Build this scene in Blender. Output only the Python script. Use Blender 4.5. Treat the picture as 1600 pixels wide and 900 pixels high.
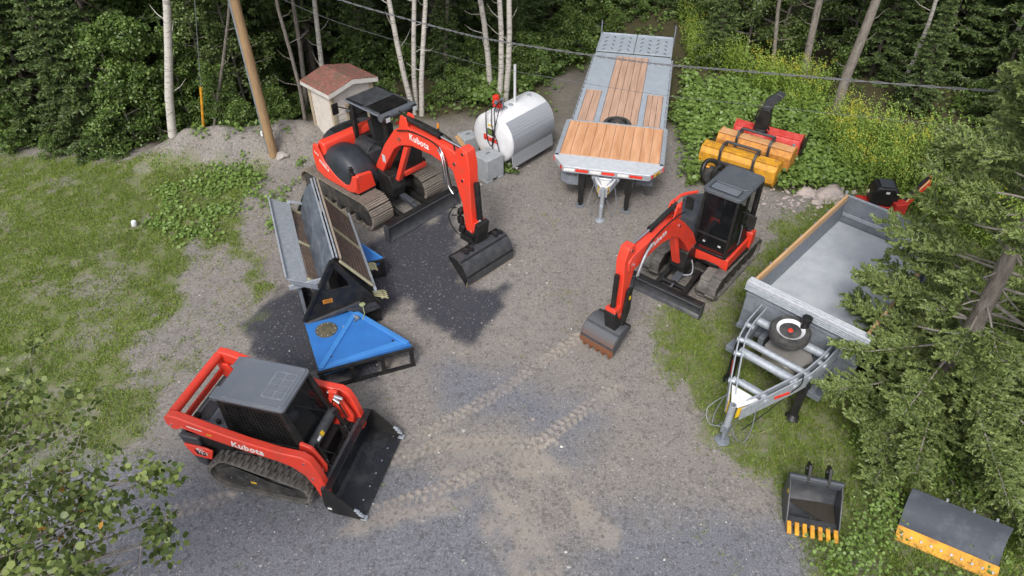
import bpy, math, random
import numpy as np
from mathutils import Vector, Matrix, Euler
# ---------------------------------------------------------------- camera, world, sun, exposure
scene = bpy.context.scene
for _o in list(bpy.data.objects): bpy.data.objects.remove(_o)
COL = scene.collection
CAM_H, PITCH, FPX = 9.5, math.radians(40.4), 1081.0
cam_data = bpy.data.cameras.new('camera'); cam = bpy.data.objects.new('camera', cam_data); COL.objects.link(cam)
cam.location = (0, 0, CAM_H); cam.rotation_euler = (math.radians(90)-PITCH, 0, 0)
cam_data.sensor_width = 36; cam_data.lens = FPX/1600*36; cam_data.clip_start = .1; cam_data.clip_end = 1500
scene.camera = cam
SUN_EL, SUN_AZ = math.radians(48), math.radians(196)      # azimuth measured clockwise from +Y
world = bpy.data.worlds.new('World'); scene.world = world; world.use_nodes = True
wn = world.node_tree; bg = wn.nodes['Background']
sky = wn.nodes.new('ShaderNodeTexSky'); sky.sky_type = 'NISHITA'; sky.sun_disc = False
sky.sun_elevation = SUN_EL; sky.sun_rotation = SUN_AZ; sky.air_density = 1.0; sky.dust_density = 3.0
hs = wn.nodes.new('ShaderNodeHueSaturation'); hs.inputs['Saturation'].default_value = .38
wn.links.new(sky.outputs[0], hs.inputs['Color']); wn.links.new(hs.outputs[0], bg.inputs[0]); bg.inputs[1].default_value = .15
sd = bpy.data.lights.new('sun', 'SUN'); sun = bpy.data.objects.new('sun', sd); COL.objects.link(sun)
sd.energy = 1.5; sd.angle = math.radians(14); sd.color = (1, .965, .92)
sdir = Vector((math.sin(SUN_AZ)*math.cos(SUN_EL), math.cos(SUN_AZ)*math.cos(SUN_EL), math.sin(SUN_EL)))
sun.rotation_euler = sdir.to_track_quat('Z', 'Y').to_euler(); sun.location = sdir*30
scene.view_settings.view_transform = 'Standard'; scene.view_settings.look = 'None'
scene.view_settings.exposure = 0.5; scene.view_settings.gamma = 1
scene.render.engine = 'CYCLES'; scene.cycles.use_denoising = True
scene.cycles.max_bounces = 6; scene.cycles.diffuse_bounces = 3; scene.cycles.transparent_max_bounces = 8
rnd = random.Random(7); NR = np.random.RandomState(11)
_s, _c = math.sin(PITCH), math.cos(PITCH)
def G(px, py, z=0.):
    "place (on the plan at height z) where the surveyed point px,py of the site lies"
    u = (px-800)/FPX; v = (py-450)/FPX; dy = _c-v*_s; dz = -_s-v*_c; t = (z-CAM_H)/dz
    return np.array((u*t, dy*t, z))
# ---------------------------------------------------------------- naming
def tag(o, label=None, cat=None, group=None, kind=None):
    if label: o['label'] = label
    if cat: o['category'] = cat
    if group: o['group'] = group
    if kind: o['kind'] = kind
    return o
def thing(name, loc, yaw, label, cat, group=None):
    o = bpy.data.objects.new(name, None); COL.objects.link(o); o.empty_display_size = .2
    o.location = loc; o.rotation_euler = (0, 0, math.radians(yaw)); return tag(o, label, cat, group)
# ---------------------------------------------------------------- materials
MATS = {}
def mat(name, col, rough=.6, metal=0., col2=None, nscale=6., lo=.4, hi=.7, bump=0., bscale=40., dist=.01, spec=None, coat=0., detail=6., stretch=None):
    if name in MATS: return MATS[name]
    m = bpy.data.materials.new(name); m.use_nodes = True; nt = m.node_tree; N = nt.nodes; L = nt.links
    b = N['Principled BSDF']; b.inputs['Roughness'].default_value = rough; b.inputs['Metallic'].default_value = metal
    b.inputs['Base Color'].default_value = (*col, 1)
    if spec is not None: b.inputs['Specular IOR Level'].default_value = spec
    if coat: b.inputs['Coat Weight'].default_value = coat; b.inputs['Coat Roughness'].default_value = .15
    tc = N.new('ShaderNodeTexCoord'); src = tc.outputs['Object']
    if stretch:
        mp = N.new('ShaderNodeMapping'); mp.inputs['Scale'].default_value = stretch; L.new(src, mp.inputs[0]); src = mp.outputs[0]
    if col2 is None: col2 = tuple(c*.82 for c in col)
    n = N.new('ShaderNodeTexNoise'); n.inputs['Scale'].default_value = nscale; n.inputs['Detail'].default_value = detail; n.inputs['Roughness'].default_value = .65
    L.new(src, n.inputs['Vector'])
    r = N.new('ShaderNodeMapRange'); r.inputs[1].default_value = lo; r.inputs[2].default_value = hi; L.new(n.outputs[0], r.inputs[0])
    mx = N.new('ShaderNodeMix'); mx.data_type = 'RGBA'; mx.inputs[6].default_value = (*col, 1); mx.inputs[7].default_value = (*col2, 1)
    L.new(r.outputs[0], mx.inputs[0]); L.new(mx.outputs[2], b.inputs['Base Color'])
    rr = N.new('ShaderNodeMapRange'); rr.inputs[3].default_value = max(.02, rough-.08); rr.inputs[4].default_value = min(1, rough+.14)
    L.new(n.outputs[0], rr.inputs[0]); L.new(rr.outputs[0], b.inputs['Roughness'])
    if bump:
        n2 = N.new('ShaderNodeTexNoise'); n2.inputs['Scale'].default_value = bscale; n2.inputs['Detail'].default_value = 4; L.new(src, n2.inputs['Vector'])
        bp = N.new('ShaderNodeBump'); bp.inputs['Strength'].default_value = bump; bp.inputs['Distance'].default_value = dist
        L.new(n2.outputs[0], bp.inputs['Height']); L.new(bp.outputs[0], b.inputs['Normal'])
    MATS[name] = m; return m
def lower_wear(m, z0, z1):
    "wear colour only near the cutting edge: noise factor weighted by object height"
    nt = m.node_tree; N = nt.nodes; L = nt.links; mx = [n for n in N if n.bl_idname == 'ShaderNodeMix'][0]; tc = [n for n in N if n.bl_idname == 'ShaderNodeTexCoord'][0]; old = mx.inputs[0].links[0].from_socket
    sp = N.new('ShaderNodeSeparateXYZ'); L.new(tc.outputs['Object'], sp.inputs[0]); r = N.new('ShaderNodeMapRange'); r.inputs[1].default_value = z0; r.inputs[2].default_value = z1; r.inputs[3].default_value = 1; r.inputs[4].default_value = 0; L.new(sp.outputs[2], r.inputs[0])
    a = N.new('ShaderNodeMath'); a.operation = 'MULTIPLY_ADD'; L.new(old, a.inputs[0]); a.inputs[1].default_value = .5; L.new(r.outputs[0], a.inputs[2]); b = N.new('ShaderNodeMath'); b.operation = 'MULTIPLY'; b.use_clamp = True; L.new(a.outputs[0], b.inputs[0]); L.new(r.outputs[0], b.inputs[1]); L.new(b.outputs[0], mx.inputs[0])
RED = mat('orange_red_paint', (.82, .055, .027), .36, col2=(.62, .068, .042), nscale=3.5, lo=.42, hi=.75, coat=.2)
RED_D = mat('dusty_red_paint', (.62, .03, .02), .5, col2=(.42, .035, .03), nscale=9)
PINKRED = mat('faded_red_paint', (.62, .05, .04), .5, col2=(.7, .12, .1), nscale=5)
BLACK = mat('black_paint', (.011, .011, .012), .42, col2=(.03, .028, .026), nscale=5, spec=.35)
BLACKS = mat('satin_black_steel', (.038, .041, .048), .38, col2=(.075, .076, .08), nscale=6, bump=.15, bscale=12)
DKPL = mat('dark_grey_plastic', (.045, .052, .064), .5, col2=(.06, .064, .07), nscale=4)
ROOFG = mat('grey_roof_plastic', (.12, .138, .165), .55, col2=(.145, .158, .18), nscale=3)
ROOFG2 = mat('dark_roof_plastic', (.075, .085, .1), .5, col2=(.1, .108, .12), nscale=7)
RUB = mat('black_rubber', (.03, .03, .031), .8, col2=(.085, .08, .074), nscale=7, bump=.3)
RUBD = mat('dusty_rubber', (.095, .09, .083), .85, col2=(.2, .185, .165), nscale=5, bump=.3)
SHOE = mat('worn_track_steel', (.24, .21, .175), .6, .2, col2=(.36, .31, .26), nscale=9, bump=.3)
FRM = mat('track_frame_black', (.02, .02, .02), .6, col2=(.09, .08, .07), nscale=5)
GALV = mat('galvanised_steel', (.46, .49, .53), .42, .35, col2=(.33, .36, .4), nscale=14, lo=.35, hi=.65)
GALVD = mat('dull_galvanised_steel', (.25, .275, .31), .5, .3, col2=(.18, .2, .23), nscale=9, lo=.35, hi=.65)
ALU = mat('white_aluminium', (.72, .74, .77), .35, .3, col2=(.6, .62, .65), nscale=8)
CHROME = mat('chrome', (.75, .76, .78), .15, 1.)
DECKM = mat('grey_deck_paint', (.34, .385, .44), .5, .1, col2=(.42, .46, .51), nscale=3.5, bump=.1)
BEDM = mat('worn_bed_steel', (.40, .425, .465), .55, .05, col2=(.5, .52, .54), nscale=3.4, lo=.38, hi=.7, bump=.12, bscale=5, dist=.03)
WOOD = mat('fir_planks', (.52, .245, .115), .7, col2=(.7, .39, .22), nscale=2.2, lo=.35, hi=.65, bump=.3, bscale=14, detail=9, stretch=(.35, 3.6, 1))
WOOD2 = mat('weathered_planks', (.4, .25, .175), .75, col2=(.56, .36, .26), nscale=2.2, lo=.35, hi=.65, bump=.3, bscale=14, detail=9, stretch=(.35, 4, 1))
WOOD3 = mat('pale_side_board', (.58, .36, .18), .7, col2=(.46, .27, .13), nscale=2.5, stretch=(.6, 3, 9))
YEL = mat('construction_yellow', (.74, .36, .025), .5, col2=(.42, .19, .03), nscale=7)
YELF = mat('faded_yellow', (.66, .36, .17), .55, col2=(.55, .27, .09), nscale=4)
ORG = mat('weathered_orange_steel', (.62, .27, .04), .6, col2=(.36, .14, .04), nscale=8)
BLUE = mat('blue_paint', (.035, .175, .5), .45, col2=(.03, .14, .42), nscale=2.5)
BLUED = mat('blue_paint_flange', (.055, .235, .6), .4, nscale=2.5)
WHITE = mat('white_paint', (.74, .75, .77), .4, col2=(.62, .63, .65), nscale=2.2)
CONC = mat('concrete', (.36, .38, .4), .8, col2=(.28, .3, .32), nscale=5, bump=.3)
REDREF = mat('red_reflective_tape', (.75, .04, .02), .4)
YREF = mat('yellow_decal', (.8, .5, .02), .45, nscale=20)
WHREF = mat('white_decal', (.78, .78, .76), .5)
LBLK = mat('black_lettering', (.02, .02, .02), .5)
RUST = mat('rusty_bucket_steel', (.1, .105, .115), .45, .2, col2=(.23, .095, .045), nscale=5, lo=.45, hi=.6, bump=.2)
MESHB = mat('rusty_screen_mesh', (.12, .1, .085), .8, .1, col2=(.24, .15, .11), nscale=9, bump=.5, bscale=60)
CURT = mat('worn_rubber_curtain', (.06, .072, .09), .55, col2=(.13, .15, .175), nscale=3, bump=.3, bscale=14, dist=.02, stretch=(1, 3, 3))
lower_wear(RUST, .2, .5)
BARKB = mat('birch_bark', (.5, .47, .43), .8, col2=(.16, .14, .12), nscale=5, lo=.52, hi=.66, bump=.3, stretch=(1, 1, 5))
BARKG = mat('grey_bark', (.26, .23, .2), .9, col2=(.13, .11, .095), nscale=8, bump=.8, bscale=20, dist=.03, stretch=(2, 2, .6))
BARKD = mat('dark_bark', (.2, .17, .145), .9, col2=(.1, .085, .075), nscale=8, bump=.6)
POLE = mat('treated_pole_wood', (.34, .22, .11), .8, col2=(.22, .14, .08), nscale=5, stretch=(3, 3, .5), bump=.3)
STONE = mat('grey_stone', (.3, .28, .26), .85, col2=(.42, .37, .33), nscale=7, bump=.6, bscale=18)
PINKST = mat('pinkish_rock', (.46, .38, .34), .85, col2=(.3, .27, .26), nscale=7, bump=.8, bscale=12, dist=.04)
DARKIN = mat('dark_fabric', (.012, .012, .013), .8)
def glass_mat():
    m = bpy.data.materials.new('tinted_glass'); m.use_nodes = True; nt = m.node_tree
    b = nt.nodes['Principled BSDF']; b.inputs['Base Color'].default_value = (.01, .012, .014, 1); b.inputs['Roughness'].default_value = .06
    b.inputs['Alpha'].default_value = .4; return m
GLASS = glass_mat()
# ---------------------------------------------------------------- mesh builder
class MB:
    def __init__(s): s.v = []; s.f = []
    def add(s, vs, fs):
        k = len(s.v); s.v += [tuple(map(float, v)) for v in vs]; s.f += [tuple(i+k for i in f) for f in fs]; return s
    def bb(s, x0, x1, y0, y1, z0, z1):
        v = [(x, y, z) for z in (z0, z1) for y in (y0, y1) for x in (x0, x1)]
        return s.add(v, [(0, 2, 3, 1), (4, 5, 7, 6), (0, 1, 5, 4), (2, 6, 7, 3), (0, 4, 6, 2), (1, 3, 7, 5)])
    def box(s, c, d, rot=(0, 0, 0)):
        M = Euler([math.radians(a) for a in rot]).to_matrix(); c = Vector(c)
        v = [c + M @ Vector((sx*d[0]/2, sy*d[1]/2, sz*d[2]/2)) for sz in (-1, 1) for sy in (-1, 1) for sx in (-1, 1)]
        return s.add(v, [(0, 2, 3, 1), (4, 5, 7, 6), (0, 1, 5, 4), (2, 6, 7, 3), (0, 4, 6, 2), (1, 3, 7, 5)])
    def prism(s, pts, a, b, ax='y'):
        "polygon extruded along ax: 'y' takes (x,z) points, 'x' takes (y,z), 'z' takes (x,y)"
        area = sum(p[0]*q[1]-q[0]*p[1] for p, q in zip(pts, pts[1:]+pts[:1]))
        if area < 0: pts = pts[::-1]
        put = {'y': lambda p, t: (p[0], t, p[1]), 'x': lambda p, t: (t, p[0], p[1]), 'z': lambda p, t: (p[0], p[1], t)}[ax]
        n = len(pts); v = [put(p, a) for p in pts]+[put(p, b) for p in pts]
        fl = (ax == 'y') != (b < a)
        fs = [tuple(range(n))[::-1], tuple(range(n, 2*n))]+[(i, (i+1) % n, n+(i+1) % n, n+i) for i in range(n)]
        if fl: fs = [f[::-1] for f in fs]
        return s.add(v, fs)
    def tube(s, pts, r, n=8, closed=False):
        P = [Vector(p) for p in pts]; m = len(P); rs = r if isinstance(r, (list, tuple)) else [r]*m
        vs = []; nrm = None
        for i, p in enumerate(P):
            if closed: t = P[(i+1) % m]-P[i-1]
            else: t = P[min(i+1, m-1)]-P[max(i-1, 0)]
            t.normalize()
            if nrm is None: nrm = t.orthogonal().normalized()
            nrm = (nrm-t*nrm.dot(t)).normalized(); bn = t.cross(nrm)
            vs += [p+(nrm*math.cos(2*math.pi*k/n)+bn*math.sin(2*math.pi*k/n))*rs[i] for k in range(n)]
        fs = [(i*n+k, i*n+(k+1) % n, (i+1) % m*n+(k+1) % n, (i+1) % m*n+k) for i in range(m if closed else m-1) for k in range(n)]
        if not closed: fs += [tuple(range(n))[::-1], tuple(range((m-1)*n, m*n))]
        return s.add(vs, fs)
    def cyl(s, a, b, r, r2=None, n=16): return s.tube([a, b], [r, r if r2 is None else r2], n)
    def rings(s, p, d, prof, n=24):
        "surface of revolution about axis d through p; prof = [(radius, distance along axis)]"
        p = Vector(p); d = Vector(d).normalized(); u = d.orthogonal().normalized(); w = d.cross(u); k = len(prof)
        vs = [p+d*h+(u*math.cos(2*math.pi*i/n)+w*math.sin(2*math.pi*i/n))*r for r, h in prof for i in range(n)]
        fs = [(j*n+i, j*n+(i+1) % n, (j+1)*n+(i+1) % n, (j+1)*n+i) for j in range(k-1) for i in range(n)]
        fs += [tuple(range(n))[::-1], tuple(range((k-1)*n, k*n))]
        return s.add(vs, fs)
    def beam(s, a, b, w, h, up=(0, 0, 1)):
        a = Vector(a); b = Vector(b); t = (b-a).normalized(); u = Vector(up); sd_ = t.cross(u)
        if sd_.length < 1e-4: sd_ = t.cross(Vector((1, 0, 0)))
        sd_.normalize(); u = sd_.cross(t)
        v = [p+sd_*x*w/2+u*y*h/2 for p in (a, b) for x, y in ((-1, -1), (1, -1), (1, 1), (-1, 1))]
        return s.add(v, [(0, 1, 2, 3), (4, 7, 6, 5), (0, 4, 5, 1), (1, 5, 6, 2), (2, 6, 7, 3), (3, 7, 4, 0)])
    def plate(s, pts, t):
        "flat polygon in space (any plane) given a thickness t downwards along its normal"
        P = [Vector(p) for p in pts]; nn = Vector((0, 0, 0))
        for i in range(len(P)): nn += P[i].cross(P[(i+1) % len(P)])
        nn.normalize(); n = len(P); Q = [p-nn*t for p in P]
        return s.add(P+Q, [tuple(range(n)), tuple(range(n, 2*n))[::-1]]+[(i, n+i, n+(i+1) % n, (i+1) % n) for i in range(n)])
    def loft(s, secs, caps=True):
        n = len(secs[0]); vs = [p for c in secs for p in c]
        fs = [(j*n+i, j*n+(i+1) % n, (j+1)*n+(i+1) % n, (j+1)*n+i) for j in range(len(secs)-1) for i in range(n)]
        if caps: fs += [tuple(range(n))[::-1], tuple(range((len(secs)-1)*n, len(secs)*n))]
        return s.add(vs, fs)
    def shell(s, prof, a, b, t):
        "bent sheet: open profile in xz, thickness t, extruded along y from a to b"
        P = [Vector((p[0], p[1])) for p in prof]; out = []
        for i in range(len(P)):
            d = (P[min(i+1, len(P)-1)]-P[max(i-1, 0)]).normalized(); out.append(P[i]+Vector((-d.y, d.x))*t)
        return s.prism([tuple(p) for p in P]+[tuple(p) for p in out[::-1]], a, b)
    def build(s, name, m, parent=None, bevel=0., smooth=35, seg=2):
        me = bpy.data.meshes.new(name); me.from_pydata(s.v, [], s.f)
        me.materials.append(m); 
        import bmesh
        b = bmesh.new(); b.from_mesh(me); bmesh.ops.recalc_face_normals(b, faces=b.faces); b.to_mesh(me); b.free()
        o = bpy.data.objects.new(name, me); COL.objects.link(o)
        if smooth:
            me.polygons.foreach_set('use_smooth', [True]*len(me.polygons)); me.set_sharp_from_angle(angle=math.radians(smooth))
        if bevel:
            md = o.modifiers.new('bevel', 'BEVEL'); md.width = bevel; md.segments = seg; md.limit_method = 'ANGLE'; md.angle_limit = math.radians(40); md.harden_normals = False
        if parent: o.parent = parent
        return o
def lettering(txt, size, loc, right, up, m, parent, name='lettering', ext=.003, bold=.0, shear=0., sx=1.):
    cu = bpy.data.curves.new('tmp', 'FONT'); cu.body = txt; cu.size = size; cu.extrude = ext; cu.space_character = 1.08; cu.offset = bold; cu.align_x = 'CENTER'; cu.align_y = 'CENTER'; cu.shear = shear
    to = bpy.data.objects.new('tmp', cu); COL.objects.link(to); bpy.context.view_layer.update()
    me = bpy.data.meshes.new_from_object(to.evaluated_get(bpy.context.evaluated_depsgraph_get())); bpy.data.objects.remove(to)
    r = Vector(right).normalized(); u = Vector(up); u = (u-r*u.dot(r)).normalized(); n = r.cross(u)
    M = Matrix(((r.x*sx, u.x, n.x, loc[0]), (r.y*sx, u.y, n.y, loc[1]), (r.z*sx, u.z, n.z, loc[2]), (0, 0, 0, 1)))
    me.transform(M); me.materials.clear(); me.materials.append(m)
    o = bpy.data.objects.new(name, me); COL.objects.link(o); o.parent = parent; return o
def hullpath(circ, n):
    pts = [(x+r*math.cos(a*math.pi/36), z+r*math.sin(a*math.pi/36)) for x, z, r in circ for a in range(72)]
    pts = sorted(set((round(x, 5), round(z, 5)) for x, z in pts)); H = []
    for seq in (pts, pts[::-1]):
        h = []
        for p in seq:
            while len(h) > 1 and (h[-1][0]-h[-2][0])*(p[1]-h[-2][1])-(h[-1][1]-h[-2][1])*(p[0]-h[-2][0]) <= 0: h.pop()
            h.append(p)
        H += h[:-1]
    H.append(H[0]); d = [0]
    for a, b in zip(H, H[1:]): d.append(d[-1]+math.dist(a, b))
    xs = np.interp(np.linspace(0, d[-1], n, endpoint=False), d, [p[0] for p in H]); zs = np.interp(np.linspace(0, d[-1], n, endpoint=False), d, [p[1] for p in H])
    out = []
    for i in range(n):
        tx, tz = xs[(i+1) % n]-xs[i-1], zs[(i+1) % n]-zs[i-1]; l = math.hypot(tx, tz); out.append((xs[i], zs[i], tx/l, tz/l))
    return out, d[-1]
def track(parent, circ, y0, y1, kind, n, frame_mat=FRM, shoe_mat=None):
    "crawler track: belt, lugs or shoes, side frame, rollers"
    path, Lt = hullpath(circ, n); p = Lt/n; m = MB(); w = y1-y0; ym = (y0+y1)/2
    if kind == 'steel':
        for x, z, tx, tz in path:
            a = math.degrees(math.atan2(tz, tx)); m.box((x, ym, z), (p*.88, w, .022), (0, -a, 0))
            for k in (-.34, .0, .34): m.box((x+tx*k*p+tz*.026, ym, z+tz*k*p-tx*.026), (p*.13, w, .045), (0, -a, 0))
        belt = m.build('track_shoes', shoe_mat or SHOE, parent)
    else:
        k = len(path); V = []; F = []
        for x, z, tx, tz in path:
            V += [(x+tz*.0, y0, z), (x, y1, z), (x-tz*.035, y1, z+tx*.035), (x-tz*.035, y0, z+tx*.035)]
        for i in range(k):
            j = (i+1) % k
            for q in range(4): F.append((i*4+q, i*4+(q+1) % 4, j*4+(q+1) % 4, j*4+q))
        m.add(V, F)
        for i, (x, z, tx, tz) in enumerate(path):
            a = math.degrees(math.atan2(tz, tx))
            if kind == 'block':
                for q in range(3):
                    yy = y0+w*(q+.5)/3; sh = (q % 2)*.5*p
                    m.box((x+tx*sh+tz*.014, yy, z+tz*sh-tx*.014), (p*.5, w*.31, .034), (0, -a, 0))
                    m.box((x+tx*(sh+p*.25)+tz*.014, yy+w*.11, z+tz*(sh+p*.25)-tx*.014), (p*.5, w*.1, .034), (0, -a, 0))
            else:
                sgn = 1 if i % 2 else -1; yy = ym+sgn*w*.235
                m.box((x+tz*.014, yy, z-tx*.014), (p*.62, w*.53, .034), (0, -a, 0))
        belt = m.build('rubber_belt', shoe_mat or RUBD, parent)
    c0, c1 = circ[0], circ[-1]
    f = MB(); f.beam((c0[0], ym, c0[1]*.95), (c1[0], ym, c1[1]*.95), w*.62, min(c0[2], c1[2])*1.0)
    f.build('track_frame', frame_mat, parent, .01)
    for cx, cz, r in (c0, c1):
        q = MB(); q.rings((cx, y0+.04, cz), (0, 1, 0), [(r*.3, 0), (r*.82, .02), (r*.86, .05), (r*.86, w-.13), (r*.82, w-.1), (r*.3, w-.08)], 20); q.build('idler_wheel', frame_mat, parent)
    zz = min(a[1]-a[2] for a in circ)
    nr = 5; x0 = min(c0[0], c1[0])+.15; x1 = max(c0[0], c1[0])-.15
    for i in range(nr):
        xx = x0+(x1-x0)*(i+.5)/nr; q = MB(); q.rings((xx, y0+.05, zz+.12), (0, 1, 0), [(.03, 0), (.085, .01), (.085, w-.12), (.03, w-.1)], 14); q.build('track_roller', frame_mat, parent)
    return belt
def bolts(m, pts, d, r=.012, h=.01):
    for p in pts: m.cyl(p, tuple(p[i]+d[i]*h for i in range(3)), r, n=8)
def hydr(parent, a, b, r=.05, frac=.55, name='hydraulic_cylinder', m=None):
    a = Vector(a); b = Vector(b); k = a+(b-a)*frac
    o = MB().cyl(a, k, r, n=14).cyl(k-(b-a).normalized()*.05, k, r*1.15, n=14).build(name, m or BLACK, parent)
    MB().cyl(k, b, r*.5, n=12).cyl(b-(b-a).normalized()*.06, b+(b-a).normalized()*.03, r*.8, n=12).build('piston_rod', CHROME, o)
    return o
# ================================================================ terrain
class Noise:
    def __init__(s, seed): s.t = np.random.RandomState(seed).rand(256, 256)
    def __call__(s, x, y, f):
        x = np.asarray(x)*f; y = np.asarray(y)*f; xi = np.floor(x).astype(int); yi = np.floor(y).astype(int); u = x-xi; v = y-yi
        u = u*u*(3-2*u); v = v*v*(3-2*v); t = s.t; a = lambda i, j: t[(xi+i) & 255, (yi+j) & 255]
        return (a(0, 0)*(1-u)+a(1, 0)*u)*(1-v)+(a(0, 1)*(1-u)+a(1, 1)*u)*v
    def fbm(s, x, y, f, n=4):
        r = 0; w = 0; k = 1.
        for i in range(n): r = r+s(np.asarray(x)+i*17.3, np.asarray(y)-i*9.1, f*2**i)*k; w += k; k *= .55
        return r/w
NZ = Noise(3); NZ2 = Noise(8)
def poly_world(px): return np.array([G(*p)[:2] for p in px])
def sdist(x, y, P):
    "signed distance to polygon, positive inside"
    x = np.asarray(x, float); y = np.asarray(y, float); ins = np.zeros(x.shape, bool); d = np.full(x.shape, 1e9); n = len(P)
    for i in range(n):
        ax, ay = P[i]; bx, by = P[(i+1) % n]; ex, ey = bx-ax, by-ay
        t = np.clip(((x-ax)*ex+(y-ay)*ey)/(ex*ex+ey*ey+1e-9), 0, 1); d = np.minimum(d, np.hypot(x-ax-t*ex, y-ay-t*ey))
        c = ((ay > y) != (by > y)); 
        with np.errstate(divide='ignore', invalid='ignore'): xx = (bx-ax)*(y-ay)/(by-ay)+ax
        ins ^= c & (x < xx)
    return np.where(ins, d, -d)
def sm(x, a, b): t = np.clip((x-a)/(b-a), 0, 1); return t*t*(3-2*t)
GRL = poly_world([(-400, 240), (120, 244), (255, 254), (330, 262), (420, 262), (425, 320), (405, 400), (445, 450), (410, 500), (330, 548), (262, 590), (262, 650), (245, 700), (150, 716), (60, 725), (-200, 800), (-700, 900), (-1200, 600)])
GRR = poly_world([(1008, 520), (1048, 455), (1105, 500), (1180, 400), (1215, 350), (1260, 320), (1330, 290), (1800, 250), (2300, 600), (2200, 1300), (1270, 930), (1278, 880), (1262, 815), (1215, 770), (1150, 720), (1105, 690), (1068, 625), (1022, 575)])
VEG = poly_world([(1058, 25), (1090, 60), (1085, 130), (1065, 200), (1075, 290), (1125, 300), (1180, 290), (1220, 300), (1290, 300), (1350, 330), (1500, 420), (2200, 500), (2600, -100), (1500, -60), (1100, -40)])
VEG2 = poly_world([(645, 175), (700, 172), (770, 172), (840, 130), (905, 90), (925, 60), (940, 30), (700, -60), (560, 60), (600, 150)])
BARE = [poly_world(p) for p in ([(268, 440), (300, 395), (300, 370), (380, 400), (420, 470), (370, 540), (300, 560), (240, 590), (185, 585), (215, 520), (270, 480)], [(430, 262), (470, 230), (480, 300), (430, 340), (415, 400), (375, 395), (385, 300)], [(115, 640), (150, 622), (165, 640), (130, 660)])]
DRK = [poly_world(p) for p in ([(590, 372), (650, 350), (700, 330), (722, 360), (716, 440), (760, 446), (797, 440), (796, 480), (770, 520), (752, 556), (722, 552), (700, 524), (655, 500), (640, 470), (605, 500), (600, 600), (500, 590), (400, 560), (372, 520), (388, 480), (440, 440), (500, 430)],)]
BLU = [poly_world(p) for p in ([(0, 740), (260, 700), (420, 740), (600, 720), (700, 740), (760, 790), (820, 900), (780, 1000), (-300, 1000)], [(950, 780), (1100, 780), (1240, 840), (1290, 1000), (880, 1000)], [(660, 560), (800, 560), (950, 650), (900, 730), (700, 640)])]
MOUND = [(G(275, 250)[:2], .35, .8), (G(320, 243)[:2], .55, .7), (G(385, 240)[:2], .4, .9), (G(440, 228)[:2], .45, .9), (G(475, 215)[:2], .4, 1.0)]
def terr(x, y):
    x = np.asarray(x, float); y = np.asarray(y, float); z = .05*(NZ.fbm(x, y, .35, 3)-.5)
    for (mx, my), h, r in MOUND: z = z+h*np.exp(-((x-mx)**2/(1.6*r*r)+(y-my)**2/(.45*r*r)))*(.8+.4*NZ2.fbm(x, y, 1.7, 2))
    yb = 17.2+np.where(x < -5, (-5-x)*-.05, 0)
    z = z-1.1*sm(y, 17.4, 22)*sm(-x, 4.5, 7.5)-.8*sm(y, 20, 27)*sm(-x, -7, -2)*(1-sm(-x, 4.5, 7.5))
    z = z+.35*sm(x, 9, 16)*(NZ.fbm(x, y, .2, 2))+.12*(NZ.fbm(x, y, .5, 3)-.5)*sm(y, 18, 22)
    return z
TR = [([(640, 690), (760, 625), (905, 525)], .27), ([(600, 720), (700, 690), (860, 690)], .3), ([(690, 690), (830, 700), (965, 605)], .3), ([(560, 805), (700, 760), (790, 720)], .3), ([(730, 700), (810, 715), (880, 750), (950, 830)], -.5), ([(270, 800), (360, 775)], .3), ([(700, 760), (770, 790), (820, 840), (830, 920)], -.7), ([(520, 835), (640, 800), (740, 780)], -.3)]
def groundmask(x, y):
    w1 = (NZ.fbm(x, y, .8, 4)-.5); w2 = (NZ2.fbm(x, y, 2.6, 4)-.5)
    gl = sm(sdist(x, y, GRL)+w1*1.2+w2*.9, -.25, .35)
    for B in BARE: gl = gl*(1-sm(sdist(x, y, B)+w1*1.1+w2*.8, -.2, .3)*.93)
    gl = gl*(1-.55*sm(w1*1.4+w2*1.1, .08, .28))
    gr = sm(sdist(x, y, GRR)+w1*1.0+w2*.8, -.2, .35)*(1-.45*sm(w1+w2*1.2+.2*np.exp(-((x-3.2)**2+(y-9.6)**2)/2), .16, .34))
    ve = np.maximum(sm(sdist(x, y, VEG)+w1*.8, -.15, .3), sm(sdist(x, y, VEG2)+w1*.9, -.2, .3))
    dk = 0
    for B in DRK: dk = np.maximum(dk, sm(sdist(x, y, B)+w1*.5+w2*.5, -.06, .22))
    bl = 0
    for B in BLU: bl = np.maximum(bl, sm(sdist(x, y, B)+w1*1.2+w2*.7, -.5, .6))
    fo = np.maximum(sm(y+w1*1.5, 18.2, 19.4), np.maximum(sm(y-.0, 16.95, 17.8)*sm(-x, 6.5, 8), sm(x*.8+y*.25+w1, 11.4, 13.2)))
    fo = fo*(1-.6*sm(1.2-np.abs(x-2.2), -.3, .6)*sm(-y, -26, -22))
    return gl, gr, ve, dk, bl, fo
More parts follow.
